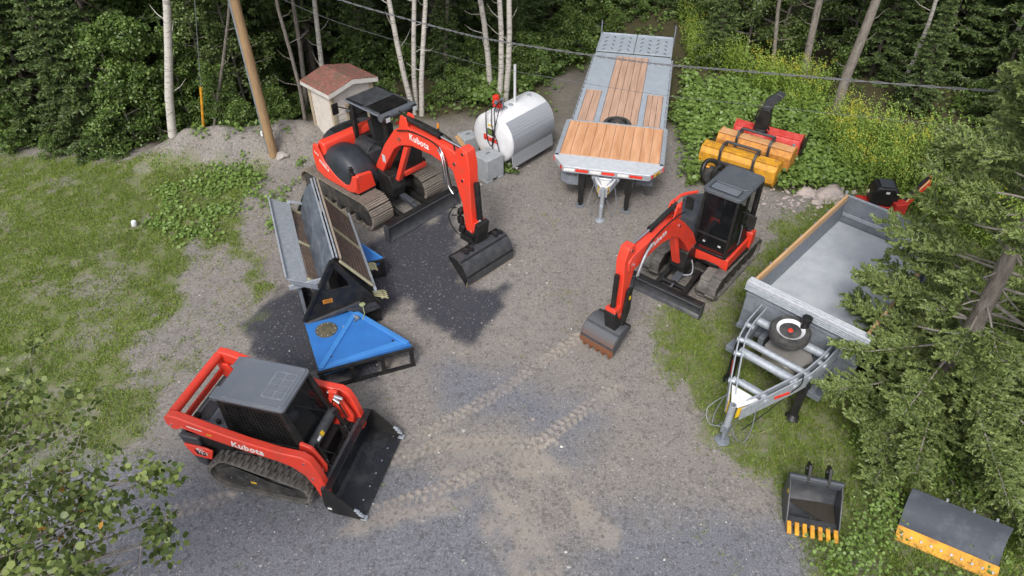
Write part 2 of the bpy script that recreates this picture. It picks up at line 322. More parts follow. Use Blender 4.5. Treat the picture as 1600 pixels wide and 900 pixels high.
def tracks(x, y):
    t = np.zeros_like(x); h = np.zeros_like(x)
    for px, w in TR:
        smear = w < 0; w = abs(w)
        P = np.array([G(*p)[:2] for p in px]); Q = []
        for i in range(len(P)-1): Q += [P[i]+(P[i+1]-P[i])*k/6 for k in range(6)]
        Q.append(P[-1]); Q = np.array(Q); cum = np.r_[0, np.cumsum(np.hypot(*np.diff(Q, axis=0).T))]
        best = np.full(x.shape, 9.); s = np.zeros_like(x); side = np.zeros_like(x)
        for i in range(len(Q)-1):
            e = Q[i+1]-Q[i]; L = np.hypot(*e); u = np.clip(((x-Q[i][0])*e[0]+(y-Q[i][1])*e[1])/L/L, 0, 1)
            dx = x-Q[i][0]-u*e[0]; dy = y-Q[i][1]-u*e[1]; d = np.hypot(dx, dy); m = d < best
            best = np.where(m, d, best); s = np.where(m, cum[i]+u*L, s); side = np.where(m, np.sign(e[0]*dy-e[1]*dx)*d, side)
        lug = .5+.5*np.sin((s+np.abs(side)*.35+.03*NZ2.fbm(x, y, 6, 2))/.13*2*math.pi+np.where(side > 0, 3.1, 0))-.5*np.exp(-(side/.012)**2)-.4*sm(np.abs(side), w*.36, w*.5); lug = sm(lug+.5*(NZ2.fbm(x, y, 7, 3)-.5), .3, .7)
        if smear: m = sm(w/2-best+.45*(NZ.fbm(x, y, 2.2, 4)-.5), -.12, .14)*.75*sm(NZ2.fbm(x, y, 1.6, 4), .36, .55); t = np.maximum(t, m*.75); continue
        m = sm(w/2-best+.09*(NZ.fbm(x, y, 4, 2)-.5), -.02, .05)*(.5+.5*sm(NZ.fbm(x, y, 1.1, 4), .34, .55))
        t = np.maximum(t, m*(.22+.6*lug)*(.75+.5*NZ2.fbm(x, y, 5, 3))); h = h+m*(lug-.5)*.022
    return t, h
def build_ground():
    def axis(a, b, fine, outer, mid=.1):
        v = [a-k for k in outer[::-1]]; x = a; xs = []
        while x < b:
            xs.append(x); x += fine if fine_lo <= x <= fine_hi else mid
        return np.array(v+xs+[b+k for k in outer])
    fine_lo, fine_hi = -5.5, 5.2; X = axis(-22, 24, .035, [1, 3, 8, 20, 60, 150], .12)
    fine_lo, fine_hi = 4.6, 10.2; Y = axis(1.5, 34, .035, [1, 3, 8, 20, 60, 150], .12)
    gx, gy = np.meshgrid(X, Y); z = terr(gx, gy); gl, gr, ve, dk, bl, fo = groundmask(gx, gy); tn, th = tracks(gx, gy)
    mdh = np.zeros_like(z)
    for (mx, my), h, r in MOUND: mdh = mdh+np.exp(-((gx-mx)**2/(2.2*r*r)+(gy-my)**2/(1.0*r*r)))
    z = z+np.clip(mdh, 0, 1)*(.16*(NZ2.fbm(gx, gy, 2.6, 5)-.5))
    z = z+th*1.3+.018*(NZ2.fbm(gx, gy, 3.2, 3)-.5)+.006*(NZ.fbm(gx, gy, 11, 2)-.5)
    n, m = gx.shape; me = bpy.data.meshes.new('ground')
    co = np.stack([gx, gy, z], -1).reshape(-1, 3); i = np.arange(n*m).reshape(n, m)
    q = np.stack([i[:-1, :-1], i[:-1, 1:], i[1:, 1:], i[1:, :-1]], -1).reshape(-1, 4)
    me.vertices.add(len(co)); me.vertices.foreach_set('co', co.ravel()); me.loops.add(q.size); me.loops.foreach_set('vertex_index', q.ravel())
    me.polygons.add(len(q)); me.polygons.foreach_set('loop_start', np.arange(0, q.size, 4)); me.polygons.foreach_set('use_smooth', np.ones(len(q), bool)); me.update()
    a = me.color_attributes.new('surface', 'FLOAT_COLOR', 'POINT'); g = np.clip(np.maximum(gl, gr), 0, 1)
    a.data.foreach_set('color', np.stack([g, dk, tn, bl], -1).reshape(-1).astype(np.float32))
    b = me.color_attributes.new('woods', 'FLOAT_COLOR', 'POINT'); b.data.foreach_set('color', np.stack([fo, ve, fo*0, fo*0+1], -1).reshape(-1).astype(np.float32))
    o = bpy.data.objects.new('ground', me); COL.objects.link(o); o['kind'] = 'structure'
    M = bpy.data.materials.new('yard_ground'); M.use_nodes = True; nt = M.node_tree; N = nt.nodes; L = nt.links; P = N['Principled BSDF']; P.inputs['Roughness'].default_value = .92; P.inputs['Specular IOR Level'].default_value = .25
    tc = N.new('ShaderNodeTexCoord'); 
    def noise(s, d=6, r=.6):
        x = N.new('ShaderNodeTexNoise'); x.inputs['Scale'].default_value = s; x.inputs['Detail'].default_value = d; x.inputs['Roughness'].default_value = r; L.new(tc.outputs['Object'], x.inputs['Vector']); return x.outputs[0]
    def mr(v, a, b, c=0., d=1.):
        x = N.new('ShaderNodeMapRange'); x.inputs[1].default_value = a; x.inputs[2].default_value = b; x.inputs[3].default_value = c; x.inputs[4].default_value = d; L.new(v, x.inputs[0]); return x.outputs[0]
    def mix(f, a, b, mode='MIX'):
        x = N.new('ShaderNodeMix'); x.data_type = 'RGBA'; x.blend_type = mode
        for k, v in ((0, f), (6, a), (7, b)):
            if isinstance(v, tuple): x.inputs[k].default_value = (*v, 1)
            elif isinstance(v, (int, float)): x.inputs[k].default_value = v
            else: L.new(v, x.inputs[k])
        return x.outputs[2]
    def attr(nm):
        x = N.new('ShaderNodeVertexColor'); x.layer_name = nm; s = N.new('ShaderNodeSeparateColor'); L.new(x.outputs[0], s.inputs[0]); return s.outputs[0], s.outputs[1], s.outputs[2], x.outputs[1]
    gA, dA, tA, bA = attr('surface'); fA, vA, _, _ = attr('woods')
    speck = noise(38, 7, .9); mid = noise(16, 6, .7); big = noise(1.3, 5, .6)
    vo = N.new('ShaderNodeTexVoronoi'); vo.inputs['Scale'].default_value = 42; L.new(tc.outputs['Object'], vo.inputs['Vector'])
    sp = mr(speck, .36, .66); base = mix(sp, (.09, .083, .076), (.40, .37, .345)); base = mix(mr(big, .35, .65), base, mix(sp, (.12, .107, .094), (.44, .4, .355)))
    base = mix(mr(mid, .45, .8, 0, .5), base, (.13, .118, .115))
    blue = mix(sp, (.06, .062, .074), (.31, .315, .345)); base = mix(bA, base, blue)
    tan = mix(mr(mid, .3, .7), (.31, .265, .22), (.42, .37, .315)); base = mix(tA, base, tan)
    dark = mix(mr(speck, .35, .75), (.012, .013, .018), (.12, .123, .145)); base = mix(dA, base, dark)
    cellw = mr(vo.outputs['Color'], .84, .92); base = mix(mr(cellw, 0, 1, 0, .4), base, (.45, .43, .41))
    v2 = N.new('ShaderNodeTexVoronoi'); v2.inputs['Scale'].default_value = 22; L.new(tc.outputs['Object'], v2.inputs['Vector']); s2 = N.new('ShaderNodeSeparateColor'); L.new(v2.outputs['Color'], s2.inputs[0]); base = mix(mr(s2.outputs[1], .82, .9, 0, .38), base, (.06, .056, .058)); base = mix(mr(noise(3.2, 7, .75), .52, .68, 0, .3), base, (.1, .09, .082))
    soil = mix(mr(mid, .3, .7), (.15, .14, .08), (.23, .215, .125)); grn = mix(mr(mid, .35, .65), (.1, .155, .03), (.15, .2, .05))
    base = mix(mr(gA, .2, .9, 0, .85), base, mix(mr(noise(7), .35, .65), soil, grn)); base = mix(vA, base, mix(mr(mid, .4, .6), (.05, .07, .02), (.07, .06, .035)))
    woods = mix(mr(mid, .35, .65), (.06, .045, .03), (.085, .085, .035)); base = mix(fA, base, woods)
    L.new(base, P.inputs['Base Color'])
    bp = N.new('ShaderNodeBump'); bp.inputs['Strength'].default_value = .55; bp.inputs['Distance'].default_value = .02; ad = N.new('ShaderNodeMath'); L.new(speck, ad.inputs[0]); L.new(mid, ad.inputs[1]); L.new(ad.outputs[0], bp.inputs['Height']); L.new(bp.outputs[0], P.inputs['Normal'])
    me.materials.append(M)
build_ground()
# ================================================================ tracked skid steer loader
def skid_loader():
    T = thing('skid_steer_loader', (-3.79, 6.92, 0), -14, 'orange-red compact track loader with grey cab roof and wide black front bucket', 'track loader')
    T.scale = (.965, 1, 1)
    for s in (-1, 1):
        a, b = sorted((s*.44, s*.79))
        tr = bpy.data.objects.new('crawler_track', None); COL.objects.link(tr); tr.parent = T
        track(tr, [(.76, .27, .22), (-.36, .47, .28), (-.5, .31, .29)], a, b, 'block', 38)
        m = MB().prism([(-.5, .14), (.68, .14), (.76, .3), (.3, .4), (-.3, .6), (-.54, .5)], s*.745, s*.76)
        bs = m.build('track_guard', FRM, tr, .01)
        q = MB(); bolts(q, [(-.4, s*.761, .3), (-.2, s*.761, .2), (.1, s*.761, .22), (.4, s*.761, .2), (-.1, s*.761, .42), (.02, s*.761, .36)], (0, s, 0), .017, .01); q.build('bolt', CHROME, bs)
        MB().bb(-.06, .04, s*.7615, s*.7645, .27, .31).build('decal', YREF, bs)
    MB().bb(-1.0, .95, -.39, .39, .2, .86).bb(-1.15, -.3, -.6, .6, .72, .98).build('chassis', BLACK, T, .02)
    MB().prism([(-1.22, .98), (-1.05, .34), (-.95, .27), (-.86, .3), (-.86, .98)], -.66, .66).build('rear_bumper', BLACKS, T, .03)
    for s in (-1, 1):
        MB().prism([(-1.15, .82), (-1.05, .56), (-.72, .55), (-.64, .78), (-.78, .82)], s*.655, s*.69).build('side_badge_panel', RED, T, .012)
        MB().prism([(-.98, .74), (-.95, .64), (-.8, .62), (-.78, .7)], s*.689, s*.696).build('side_vent', BLACK, T)
        MB().prism([(-1.16, 1.36), (-1.16, 1.1), (-.98, .98), (-.8, .95), (-.84, 1.12), (-.98, 1.36)], s*.52, s*.57).build('rear_upright', RED, T, .015)
        # lift arm
        prof = [(-1.24, 1.33), (-1.24, 1.46), (-1.16, 1.54), (-1.0, 1.53), (-.5, 1.4), (.1, 1.27), (.62, 1.2), (1.0, 1.2), (1.12, 1.12), (1.2, .92), (1.27, .6), (1.28, .32), (1.22, .25), (1.13, .28), (1.08, .5), (.98, .74), (.8, .9), (.55, .98), (.1, 1.04), (-.5, 1.16), (-.95, 1.28), (-1.05, 1.24), (-1.16, 1.22)]
        arm = MB().prism(prof, s*.6, s*.73).build('lift_arm', RED, T, .02, 40, 3)
        MB().prism([(.86, 1.22), (1.05, 1.16), (1.22, .78), (1.2, .62), (1.1, .62), (.98, .85), (.82, 1.05)], s*.46, s*.52).build('inner_arm_plate', RED, arm, .015)
        q = MB(); bolts(q, [(1.2, s*.73, .33), (1.02, s*.73, 1.07), (1.09, s*.73, .72), (-1.14, s*.73, 1.34), (-.98, s*.73, 1.3)], (0, s, 0), .022, .012)
        bolts(q, [(1.15, s*.52, .7)], (0, s, 0), .022, .03); q.build('pivot_pin', CHROME, arm)
        hydr(T, (-.85, s*.56, .6), (.95, s*.56, 1.0), .04, .5)
        hydr(T, (1.0, s*.33, 1.0), (1.2, s*.33, .42), .035, .5)
    lettering('Kubota', .17, (.1, -.7325, 1.145), (1, 0, -.13), (0, 0, 1), WHREF, T, bold=.004)
    lettering('SVL', .085, (-.86, -.6975, .765), (1, 0, -.03), (0, 0, 1), WHREF, T); lettering('75-3', .085, (-.83, -.6975, .69), (1, 0, -.03), (0, 0, 1), WHREF, T)
    MB().prism([(-.86, 1.37), (-.86, 1.39), (-.62, 1.34), (-.62, 1.32)], -.7335, -.7305).build('decal', WHREF, T)
    MB().bb(-.55, -.47, -.734, -.731, 1.26, 1.29).build('decal', YREF, T)
    MB().cyl((-1.15, -.6, 1.46), (-1.15, .6, 1.46), .075, n=18).build('rear_cross_tube', RED, T)
    MB().bb(-1.12, -1.08, -.5, .5, 1.16, 1.28).build('rear_crossbar', RED, T, .01)
    MB().cyl((.98, -.5, .72), (.98, .5, .72), .06).build('front_cross_tube', RED, T)
    # engine hood
    h = MB().bb(-1.05, -.42, -.46, .46, .96, 1.13).build('engine_hood', ROOFG, T, .03)
    for y0 in (-.4, .05):
        g = MB().bb(-1.0, -.78, y0, y0+.36, 1.128, 1.136)
        for k in range(6): g.bb(-1.0+k*.038, -.985+k*.038, y0, y0+.36, 1.136, 1.142)
        g.build('hood_grille', BLACKS, h)
        MB().bb(-.74, -.52, y0, y0+.36, 1.1285, 1.134).build('hood_panel', ROOFG2, h)
    MB().cyl((-.6, -.4, 1.13), (-.6, -.4, 1.2), .035).cyl((-.98, -.38, 1.13), (-.98, -.38, 1.2), .05).build('exhaust_cap', BLACK, h)
    # cab
    c = MB()
    for s in (-1, 1):
        c.beam((-.42, s*.40, .9), (-.44, s*.38, 1.72), .07, .07).beam((.86, s*.43, .9), (.6, s*.38, 1.72), .09, .09).beam((-.38, s*.42, .93), (.88, s*.42, .93), .06, .1).beam((-.43, s*.38, 1.69), (.62, s*.38, 1.69), .06, .07)
    c.beam((-.43, -.38, 1.69), (-.43, .38, 1.69), .07, .07).beam((.61, -.38, 1.69), (.61, .38, 1.69), .07, .07).bb(-.42, -.38, -.4, .4, .9, 1.68)
    cab = c.build('cab_frame', BLACK, T, .012)
    def rr(x0, x1, y0, y1, r):
        x0 -= .13; x1 -= .14; o = []
        for cx, cy, a0 in ((x1-r, y1-r, 0), (x0+r, y1-r, 90), (x0+r, y0+r, 180), (x1-r, y0+r, 270)):
            o += [(cx+r*math.cos(math.radians(a0+k*22.5)), cy+r*math.sin(math.radians(a0+k*22.5))) for k in range(5)]
        return o
    rf = MB().prism(rr(-.36, .82, -.43, .43, .07), 1.73, 1.79, 'z').prism(rr(-.34, .79, -.41, .41, .07), 1.785, 1.805, 'z').bb(-.56, -.4, -.42, -.2, 1.735, 1.775).bb(-.56, -.4, .2, .42, 1.735, 1.775).build('cab_roof', ROOFG, T, .014)
    hp = MB().prism(rr(.34, .72, -.26, .26, .03), 1.8052, 1.8122, 'z').build('roof_hatch', GALVD, rf, .003)
    q = MB()
    for i in range(2):
        for j in range(4): q.prism(rr(.37+i*.17, .52+i*.17, -.235+j*.12, -.135+j*.12, .012), 1.812, 1.8185, 'z')
    q.build('hatch_panel', ROOFG, hp)
    q = MB(); bolts(q, [(.6, -.37, 1.805), (.6, .37, 1.805), (-.3, -.4, 1.805), (-.3, .4, 1.805)], (0, 0, 1), .014, .006); q.build('bolt', CHROME, rf)
    for s in (-1, 1):
        q = MB(); n = 17
        for k in range(n):
            t = (k+.5)/n; x0 = -.38+1.2*t; q.beam((x0, s*.425, .97), (-.4+1.0*t, s*.39, 1.66), .008, .014)
        for k in range(13):
            z = .99+.052*k; yy = s*(.424-(z-.97)*.05); q.beam((-.39, yy, z), (.84-(z-.93)*.31, yy, z), .012, .008)
        q.build('side_screen', BLACK, cab, 0, 0)
        w = MB().plate([(-.38, s*.385, .97), (.82, s*.385, .97), (.6, s*.36, 1.66), (-.4, s*.36, 1.66)], .01); w.build('side_window', GLASS, cab, 0, 0)
    MB().plate([(.84, -.38, .98), (.84, .38, .98), (.62, .34, 1.66), (.62, -.34, 1.66)], .01).build('windshield', GLASS, cab, 0, 0)
    s_ = MB().box((-.05, 0, 1.0), (.42, .42, .12)).box((-.27, 0, 1.25), (.12, .4, .5), (0, -10, 0)).build('operator_seat', DKPL, cab, .04)
    MB().bb(-.15, .3, -.36, -.24, .95, 1.14).bb(-.15, .3, .24, .36, .95, 1.14).build('console', DKPL, cab, .02)
    MB().cyl((.22, -.3, 1.1), (.25, -.3, 1.28), .018).cyl((.22, .3, 1.1), (.25, .3, 1.28), .018).rings((.25, -.3, 1.28), (0, 0, 1), [(.01, 0), (.03, .02), (.03, .06), (.01, .08)], 12).build('joystick', DKPL, cab)
    MB().box((.4, .08, 1.02), (.12, .16, .14)).build('control_box', ROOFG, cab, .03)
    q = MB().cyl((.92, -.4, .93), (.92, .4, .93), .085, n=20).bb(.84, .95, -.4, .4, .8, .95).build('front_panel', BLACKS, T, .01)
    MB().box((.985, -.1, .985), (.012, .07, .07), (0, -35, 0)).build('decal', YREF, q); MB().box((.985, -.2, .985), (.012, .09, .04), (0, -35, 0)).build('decal', WHREF, q)
    q = MB()
    for k in range(7): q.bb(.99+k*.018, 1.0+k*.018, -.3, .2, .83, .845)
    q.bb(.98, 1.12, -.31, -.29, .8, .85).bb(.98, 1.12, .19, .21, .8, .85).build('foot_step', BLACK, T)
    q = MB().tube([(.9, .35, 1.0), (1.0, .4, 1.25), (1.08, .38, 1.1), (1.15, .4, .8)], .014).tube([(.9, .3, .9), (1.05, .28, 1.1), (1.1, .3, .75)], .014).tube([(1.0, -.3, .9), (1.15, -.25, .75), (1.2, -.1, .5)], .012).build('hydraulic_hose', BLACK, T)
    MB().box((.95, .47, 1.27), (.14, .06, .1)).build('coupler_block', RED, T, .01); MB().cyl((1.0, .4, 1.28), (1.12, .42, 1.22), .03).cyl((1.0, .36, 1.26), (1.1, .35, 1.2), .025).cyl((.86, .44, 1.27), (.9, .52, 1.29), .02).build('quick_coupler', CHROME, T)
    # coupler frame and bucket
    MB().bb(1.2, 1.235, -.5, .5, .14, .54).bb(1.14, 1.21, -.46, -.38, .2, .5).bb(1.14, 1.21, .38, .46, .2, .5).cyl((1.19, -.45, .5), (1.19, .45, .5), .03).build('attachment_plate', BLACKS, T, .01)
    B = bpy.data.objects.new('bucket', None); COL.objects.link(B); B.parent = T
    MB().shell([(1.38, .62), (1.27, .6), (1.24, .45), (1.23, .2), (1.27, .09), (1.36, .05), (1.86, .03)], -.79, .79, .018).build('bucket_shell', mat('glossy_black_bucket', (.016, .017, .02), .24, col2=(.06, .06, .062), nscale=2.2, lo=.5, hi=.72), B, .004, 50)
    MB().bb(1.22, 1.34, -.79, .79, .575, .598).build('top_rail', BLACKS, B, .004)
    for s in (-1, 1):
        MB().prism([(1.235, .585), (1.22, .2), (1.27, .06), (1.36, .03), (1.88, .02), (1.86, .1), (1.4, .6)], s*.79, s*.812).build('side_plate', BLACK, B, .004)
    q = MB(); bolts(q, [(1.72, -.75+k*.25, .038) for k in range(7)], (0, 0, 1), .015, .02); bolts(q, [(1.8, s*.812, .16) for s in (-1, 1)], (0, 1, 0), .01, .01); q.build('bolt', CHROME, B)
    for s in (-1, 1):
        q = MB()
        for k in range(3): q.box((1.83-.03*k, s*.80, .13+.05*k), (.09, .04, .02), (0, 20, 0))
        q.box((1.86, s*.78, .05), (.1, .09, .02)).build('corner_tooth', GALV, B, .003)
    MB().bb(1.27, 1.34, -.8155, -.813, .12, .17).build('decal', WHREF, B)
skid_loader()
# ================================================================ excavators
def dozer_blade(T, x, hw, h, arms, ax):
    b = MB(); b.shell([(x+.06, h), (x, h*.75), (x-.02, h*.45), (x, h*.18), (x+.08, .0)], -hw, hw, .03).build('blade', BLACKS, T, .005, 50)
    MB().bb(x-.07, x+.065, -hw, hw, h-.012, h+.03).bb(x-.12, x-.04, -hw*.98, hw*.98, .1, .2).build('blade_rib', BLACK, T, .008)
    for s in (-1, 1):
        MB().prism([(x+.1, -.0), (x+.09, h+.03), (x-.08, h+.03), (x-.06, .05)], s*hw, s*(hw+.02)).build('blade_end_plate', BLACKS, T, .004)
        MB().beam((ax, s*arms, .33), (x-.05, s*arms*1.1, .16), .1, .13).build('blade_arm', BLACK, T, .01)
def bucket(T, M4, prof, hw, shell_m, side_m, teeth, lip):
    B = bpy.data.objects.new('bucket', None); COL.objects.link(B); B.parent = T
    parts = [MB().shell(prof, -hw, hw, .02).build('bucket_shell', shell_m, B, .003, 60)]
    for s in (-1, 1): parts.append(MB().prism(prof, s*hw, s*(hw+.022)).build('side_plate', side_m, B, .004))
    for k in (2, len(prof)//2+1):
        (ax, az), (bx, bz) = prof[k], prof[k+1]; mx, mz = (ax+bx)/2, (az+bz)/2; l = math.hypot(bx-ax, bz-az); nx, nz = -(bz-az)/l, (bx-ax)/l
        if nx < 0: nx, nz = -nx, -nz
        parts.append(MB().beam((mx+nx*.018, -hw, mz+nz*.018), (mx+nx*.018, hw, mz+nz*.018), .05, .012, (nx, 0, nz)).build('wear_strip', side_m, B, .003))
    (lx, lz), (kx, kz) = prof[-1], prof[-2]; d = Vector((lx-kx, 0, lz-kz)).normalized()
    parts.append(MB().beam((lx-d.x*.05, -hw-.02, lz-d.z*.05), (lx-d.x*.05, hw+.02, lz-d.z*.05), .12 if abs(d.z) < .6 else .03, .03 if abs(d.z) < .6 else .12).build('cutting_edge', lip, B, .003))
    for k in range(teeth):
        y = -hw+2*hw*(k+.5)/teeth; e = Vector((lx, y, lz))
        parts.append(MB().beam(e, e+d*.13, .055, .035).build('tooth', lip, B, .006))
    px, pz = prof[0]
    q = MB()
    for s in (-1, 1): q.prism([(px-.02, pz-.06), (px-.02, pz+.2), (px+.08, pz+.24), (px+.2, pz+.02), (px+.24, pz-.06)], s*.1, s*.13)
    q.cyl((px+.03, -.15, pz+.14), (px+.03, .15, pz+.14), .03).bb(px-.03, px+.06, -hw, hw, pz-.03, pz+.035)
    parts.append(q.build('hinge_ears', BLACK, B, .004))
    for o in parts:
        o.data.transform(M4)
    return B
def plane_xf(x0, y0, swing):
    return Matrix.Translation((x0, y0, 0)) @ Matrix.Rotation(math.radians(swing), 4, 'Z')
def hoses(T, M4, paths, m, r=.02):
    for p in paths:
        o = MB().tube(p, r, 8).build('hydraulic_hose', m, T); o.data.transform(M4)
def xf(o, M4):
    o.data.transform(M4)
    for c in o.children: c.data.transform(M4)
    return o
def smoothp(pts, n=4):
    "Catmull-Rom through pts"
    P = [Vector(p) for p in pts]; P = [P[0]*2-P[1]]+P+[P[-1]*2-P[-2]]; out = []
    for i in range(1, len(P)-2):
        for k in range(n):
            t = k/n; a, b, c, d = P[i-1:i+3]
            out.append(.5*((2*b)+(c-a)*t+(2*a-5*b+4*c-d)*t*t+(3*b-a-3*c+d)*t**3))
    return out+[P[-2]]
ARM = {'boom', 'dipper_arm', 'hydraulic_cylinder', 'piston_rod', 'cylinder_bracket', 'hydraulic_hose', 'pivot_pin', 'lettering', 'decal', 'boom_cylinder_guard', 'link_bracket', 'hose_guard', 'thumb_bracket'}
def lower_arm(T, x0, x1, dz):
    "set the working arm a little lower and flatter"
    todo = [o for o in T.children if o.name.split('.')[0] in ARM]; todo += [c for o in list(todo) for c in o.children]
    for o in todo:
        if o.name.split('.')[0] in ('lettering', 'decal', 'hydraulic_cylinder') and o.parent is T and max(v.co.x for v in o.data.vertices) < 1.45: continue
        for v in o.data.vertices: v.co.z -= dz*min(1, max(0, (v.co.x-x0)/(x1-x0)))*min(1, max(0, (v.co.z-1.0)/1.1))
def excavator_canopy():
    T = thing('excavator', (-3.454, 14.83, 0), -42, 'large orange-red excavator with open black canopy and steel tracks, beside the small shed', 'excavator')
    for s in (-1, 1):
        a, b = sorted((s*.52, s*1.12)); tr = bpy.data.objects.new('crawler_track', None); COL.objects.link(tr); tr.parent = T
        track(tr, [(1.0, .36, .33), (-1.1, .36, .33)], a, b, 'steel', 38)
    MB().bb(-.9, .8, -.58, .58, .3, .5).cyl((0, 0, .45), (0, 0, .72), .42, n=28).build('undercarriage', FRM, T, .02)
    dozer_blade(T, 1.8, 1.1, .42, .36, .6)
    MB().beam((.8, 0, .5), (1.5, 0, .42), .14, .03).beam((.85, 0, .45), (1.7, 0, .3), .1, .1).build('blade_cylinder_guard', DKPL, T, .01)
    k0 = set(o.name for o in T.children)
    out = [(1.08, -1.0), (1.1, -.55), (.85, -.3), (.62, -.28), (.62, .12), (.95, .2), (.98, .95), (.6, 1.02), (-.6, 1.02), (-1.1, .85), (-1.4, .45), (-1.5, 0), (-1.4, -.45), (-1.15, -.8), (-.8, -1.0), (.9, -1.06)]
    MB().prism(out, .71, .82, 'z').build('upper_frame', BLACK, T, .02)
    arc = lambda r, z0, z1, a0=115, a1=245, ri=.0: [(-.18+r*math.cos(math.radians(a0+(a1-a0)*k/14)), r*.84*math.sin(math.radians(a0+(a1-a0)*k/14))) for k in range(15)]
    MB().prism(arc(1.36, 0, 0), .74, 1.12, 'z').build('counterweight', BLACKS, T, .04, 40, 3)
    MB().prism(arc(1.27, 0, 0), 1.12, 1.5, 'z').build('rear_body', RED, T, .05, 40, 3)
    rc = MB().prism(arc(1.18, 0, 0, 120, 240), 1.5, 1.58, 'z').build('rear_engine_cover', BLACKS, T, .03)
    q = MB()
    for k in range(5): q.bb(-1.2+k*.08, -1.16+k*.08, -.4, .4, 1.578, 1.59)
    q.build('cover_louver', BLACK, rc)
    MB().prism([(-.78, 1.0), (-.78, 1.6), (-.7, 1.66), (-.46, 1.64), (-.42, 1.55), (-.42, 1.0)], -1.0, .95).build('engine_cowl', RED, T, .05, 40, 3)
    # right side: red swoosh panel and the black bulged hood
    side = [(-.92, .86), (-.98, 1.3), (-.86, 1.58), (-.6, 1.62), (-.62, 1.5), (-.4, 1.2), (.2, .98), (.55, .9), (.72, .93), (.82, 1.02), (.98, 1.26), (1.13, 1.28), (1.16, 1.0), (1.08, .84), (.8, .76), (-.5, .76)]
    MB().prism(side, -1.1, -1.03).build('side_panel', RED, T, .03, 40, 3)
    MB().prism([(-1.08, .8), (-1.08, 1.22), (-.98, 1.28), (-.6, 1.22), (-.52, .8)], 1.0, 1.13, 'x').build('front_corner_panel', RED, T, .03, 40, 3)
    secs = []
    for k in range(13):
        t = k/12; x = -.78+1.76*t; top = 1.6-.03*t-.26*max(0, t-.55)**1.4*2.0; f = min(1, (math.sin(math.pi*min(t+.06, 1-t*.93)))**.45 if 0 < t < 1 else .55)
        f = .62+.38*math.sin(math.pi*min(1, max(0, t)))**.5
        cy, hy, z0 = -.66, .43*f**.5, .82; hh = (top-z0)*f
        secs.append([(x, cy+hy*math.copysign(abs(math.cos(a))**.62, math.cos(a)), z0+hh*abs(math.sin(a))**.6) for a in [math.pi*j/16 for j in range(17)]])
    MB().loft(secs).build('engine_hood', mat('black_hood_plastic', (.022, .026, .033), .42, col2=(.035, .04, .05), nscale=3), T, 0, 50)
    MB().box((.86, -1.02, 1.08), (.14, .1, .4), (0, 0, 10)).cyl((.83, -1.02, 1.25), (.83, -1.02, 1.42), .05).build('hood_latch', BLACK, T, .02)
    lettering('KX080-5', .115, (-.42, -1.1025, 1.12), (1, 0, -.42), (0, 0, 1), WHREF, T, bold=.002); lettering('Kubota', .07, (-.72, -1.1025, 1.36), (1, 0, -.3), (0, 0, 1), WHREF, T)
    S = Matrix.Translation((-.05, .02, 0)) @ Matrix.Diagonal((.76, .97, 1, 1))
    for o in T.children:
        if o.name not in k0:
            o.data.transform(S)
            for c in o.children: c.data.transform(S)
    # operator station
    MB().bb(-.42, .92, .12, .98, .82, .96).bb(-.42, -.2, .1, .98, .95, 1.5).build('floor', BLACK, T, .02)
    MB().box((.02, .52, 1.2), (.46, .48, .14)).box((-.2, .52, 1.52), (.13, .46, .62), (0, -12, 0)).box((-.27, .52, 1.9), (.09, .26, .18), (0, -12, 0)).build('seat', DARKIN, T, .05)
    q = MB()
    for k in range(10): q.tube(smoothp([(-.18+.055*k, -.28, 1.34), (-.18+.055*k, -.2, 1.5), (-.18+.055*k, -.02, 1.56), (-.18+.055*k, .1, 1.52)], 3), .012, 6)
    q.bb(-.24, .4, -.25, .1, .95, 1.4).tube([(-.2, -.28, 1.34), (.36, -.28, 1.34)], .016).build('slatted_guard', BLACKS, T)
    MB().bb(.0, .35, .12, .24, .96, 1.3).bb(.0, .35, .8, .92, .96, 1.3).build('console', DKPL, T, .02)
    MB().cyl((.3, .18, 1.3), (.34, .18, 1.5), .02).cyl((.3, .86, 1.3), (.34, .86, 1.5), .02).cyl((.75, .45, .95), (.72, .45, 1.45), .015).cyl((.75, .6, .95), (.72, .6, 1.45), .015).build('control_lever', BLACK, T)
    c = MB()
    for x, y in ((-.38, -.02), (-.38, .8), (.8, .8), (.78, .04)): c.beam((x, y, 1.0 if x < 0 else .85), (x*.9, y, 2.4), .11 if x < 0 else .08, .1)
    c.beam((-.36, -.02, 2.36), (.7, 0, 2.36), .08, .07).beam((-.36, .8, 2.36), (.7, .8, 2.36), .08, .07).beam((-.36, -.02, 2.0), (-.36, .8, 2.0), .05, .05)
    fr = c.build('canopy_frame', BLACK, T, .015)
    rf = MB().bb(-.46, .2, -.12, .86, 2.38, 2.46).bb(-.46, .74, -.12, -.04, 2.38, 2.46).bb(-.46, .74, .78, .86, 2.38, 2.46).build('canopy_roof', BLACKS, T, .025)
    q = MB()
    for k in range(12): q.bb(.22+k*.042, .238+k*.042, -.05, .79, 2.4, 2.46)
    q.bb(.2, .74, .36, .4, 2.39, 2.43).build('roof_grille', BLACK, rf)
    MB().cyl((.79, -.12, 2.36), (.79, .88, 2.36), .085, n=16).build('visor', ROOFG2, rf)
    for y in (.0, .8): 
        l = MB().box((.87, y, 2.34), (.1, .16, .13)).build('work_light', BLACK, rf, .02); MB().bb(.921, .926, y-.06, y+.06, 2.28, 2.38).build('lens', ALU, l)
    MB().tube([(-.46, -.13, 2.42), (.76, -.13, 2.42)], .022, 8).build('roof_edge_tube', ROOFG, rf)
    # front guard on the operator's side
    MB().prism([(.16, .9), (.86, .9), (.86, 1.7), (.3, 1.7)], .93, .955, 'x').build('front_guard', BLACK, T, .01)
    MB().prism([(.2, .8), (.92, .8), (.92, .92), (.2, .92)], .9, 1.02, 'x').build('front_sill', RED, T, .02)
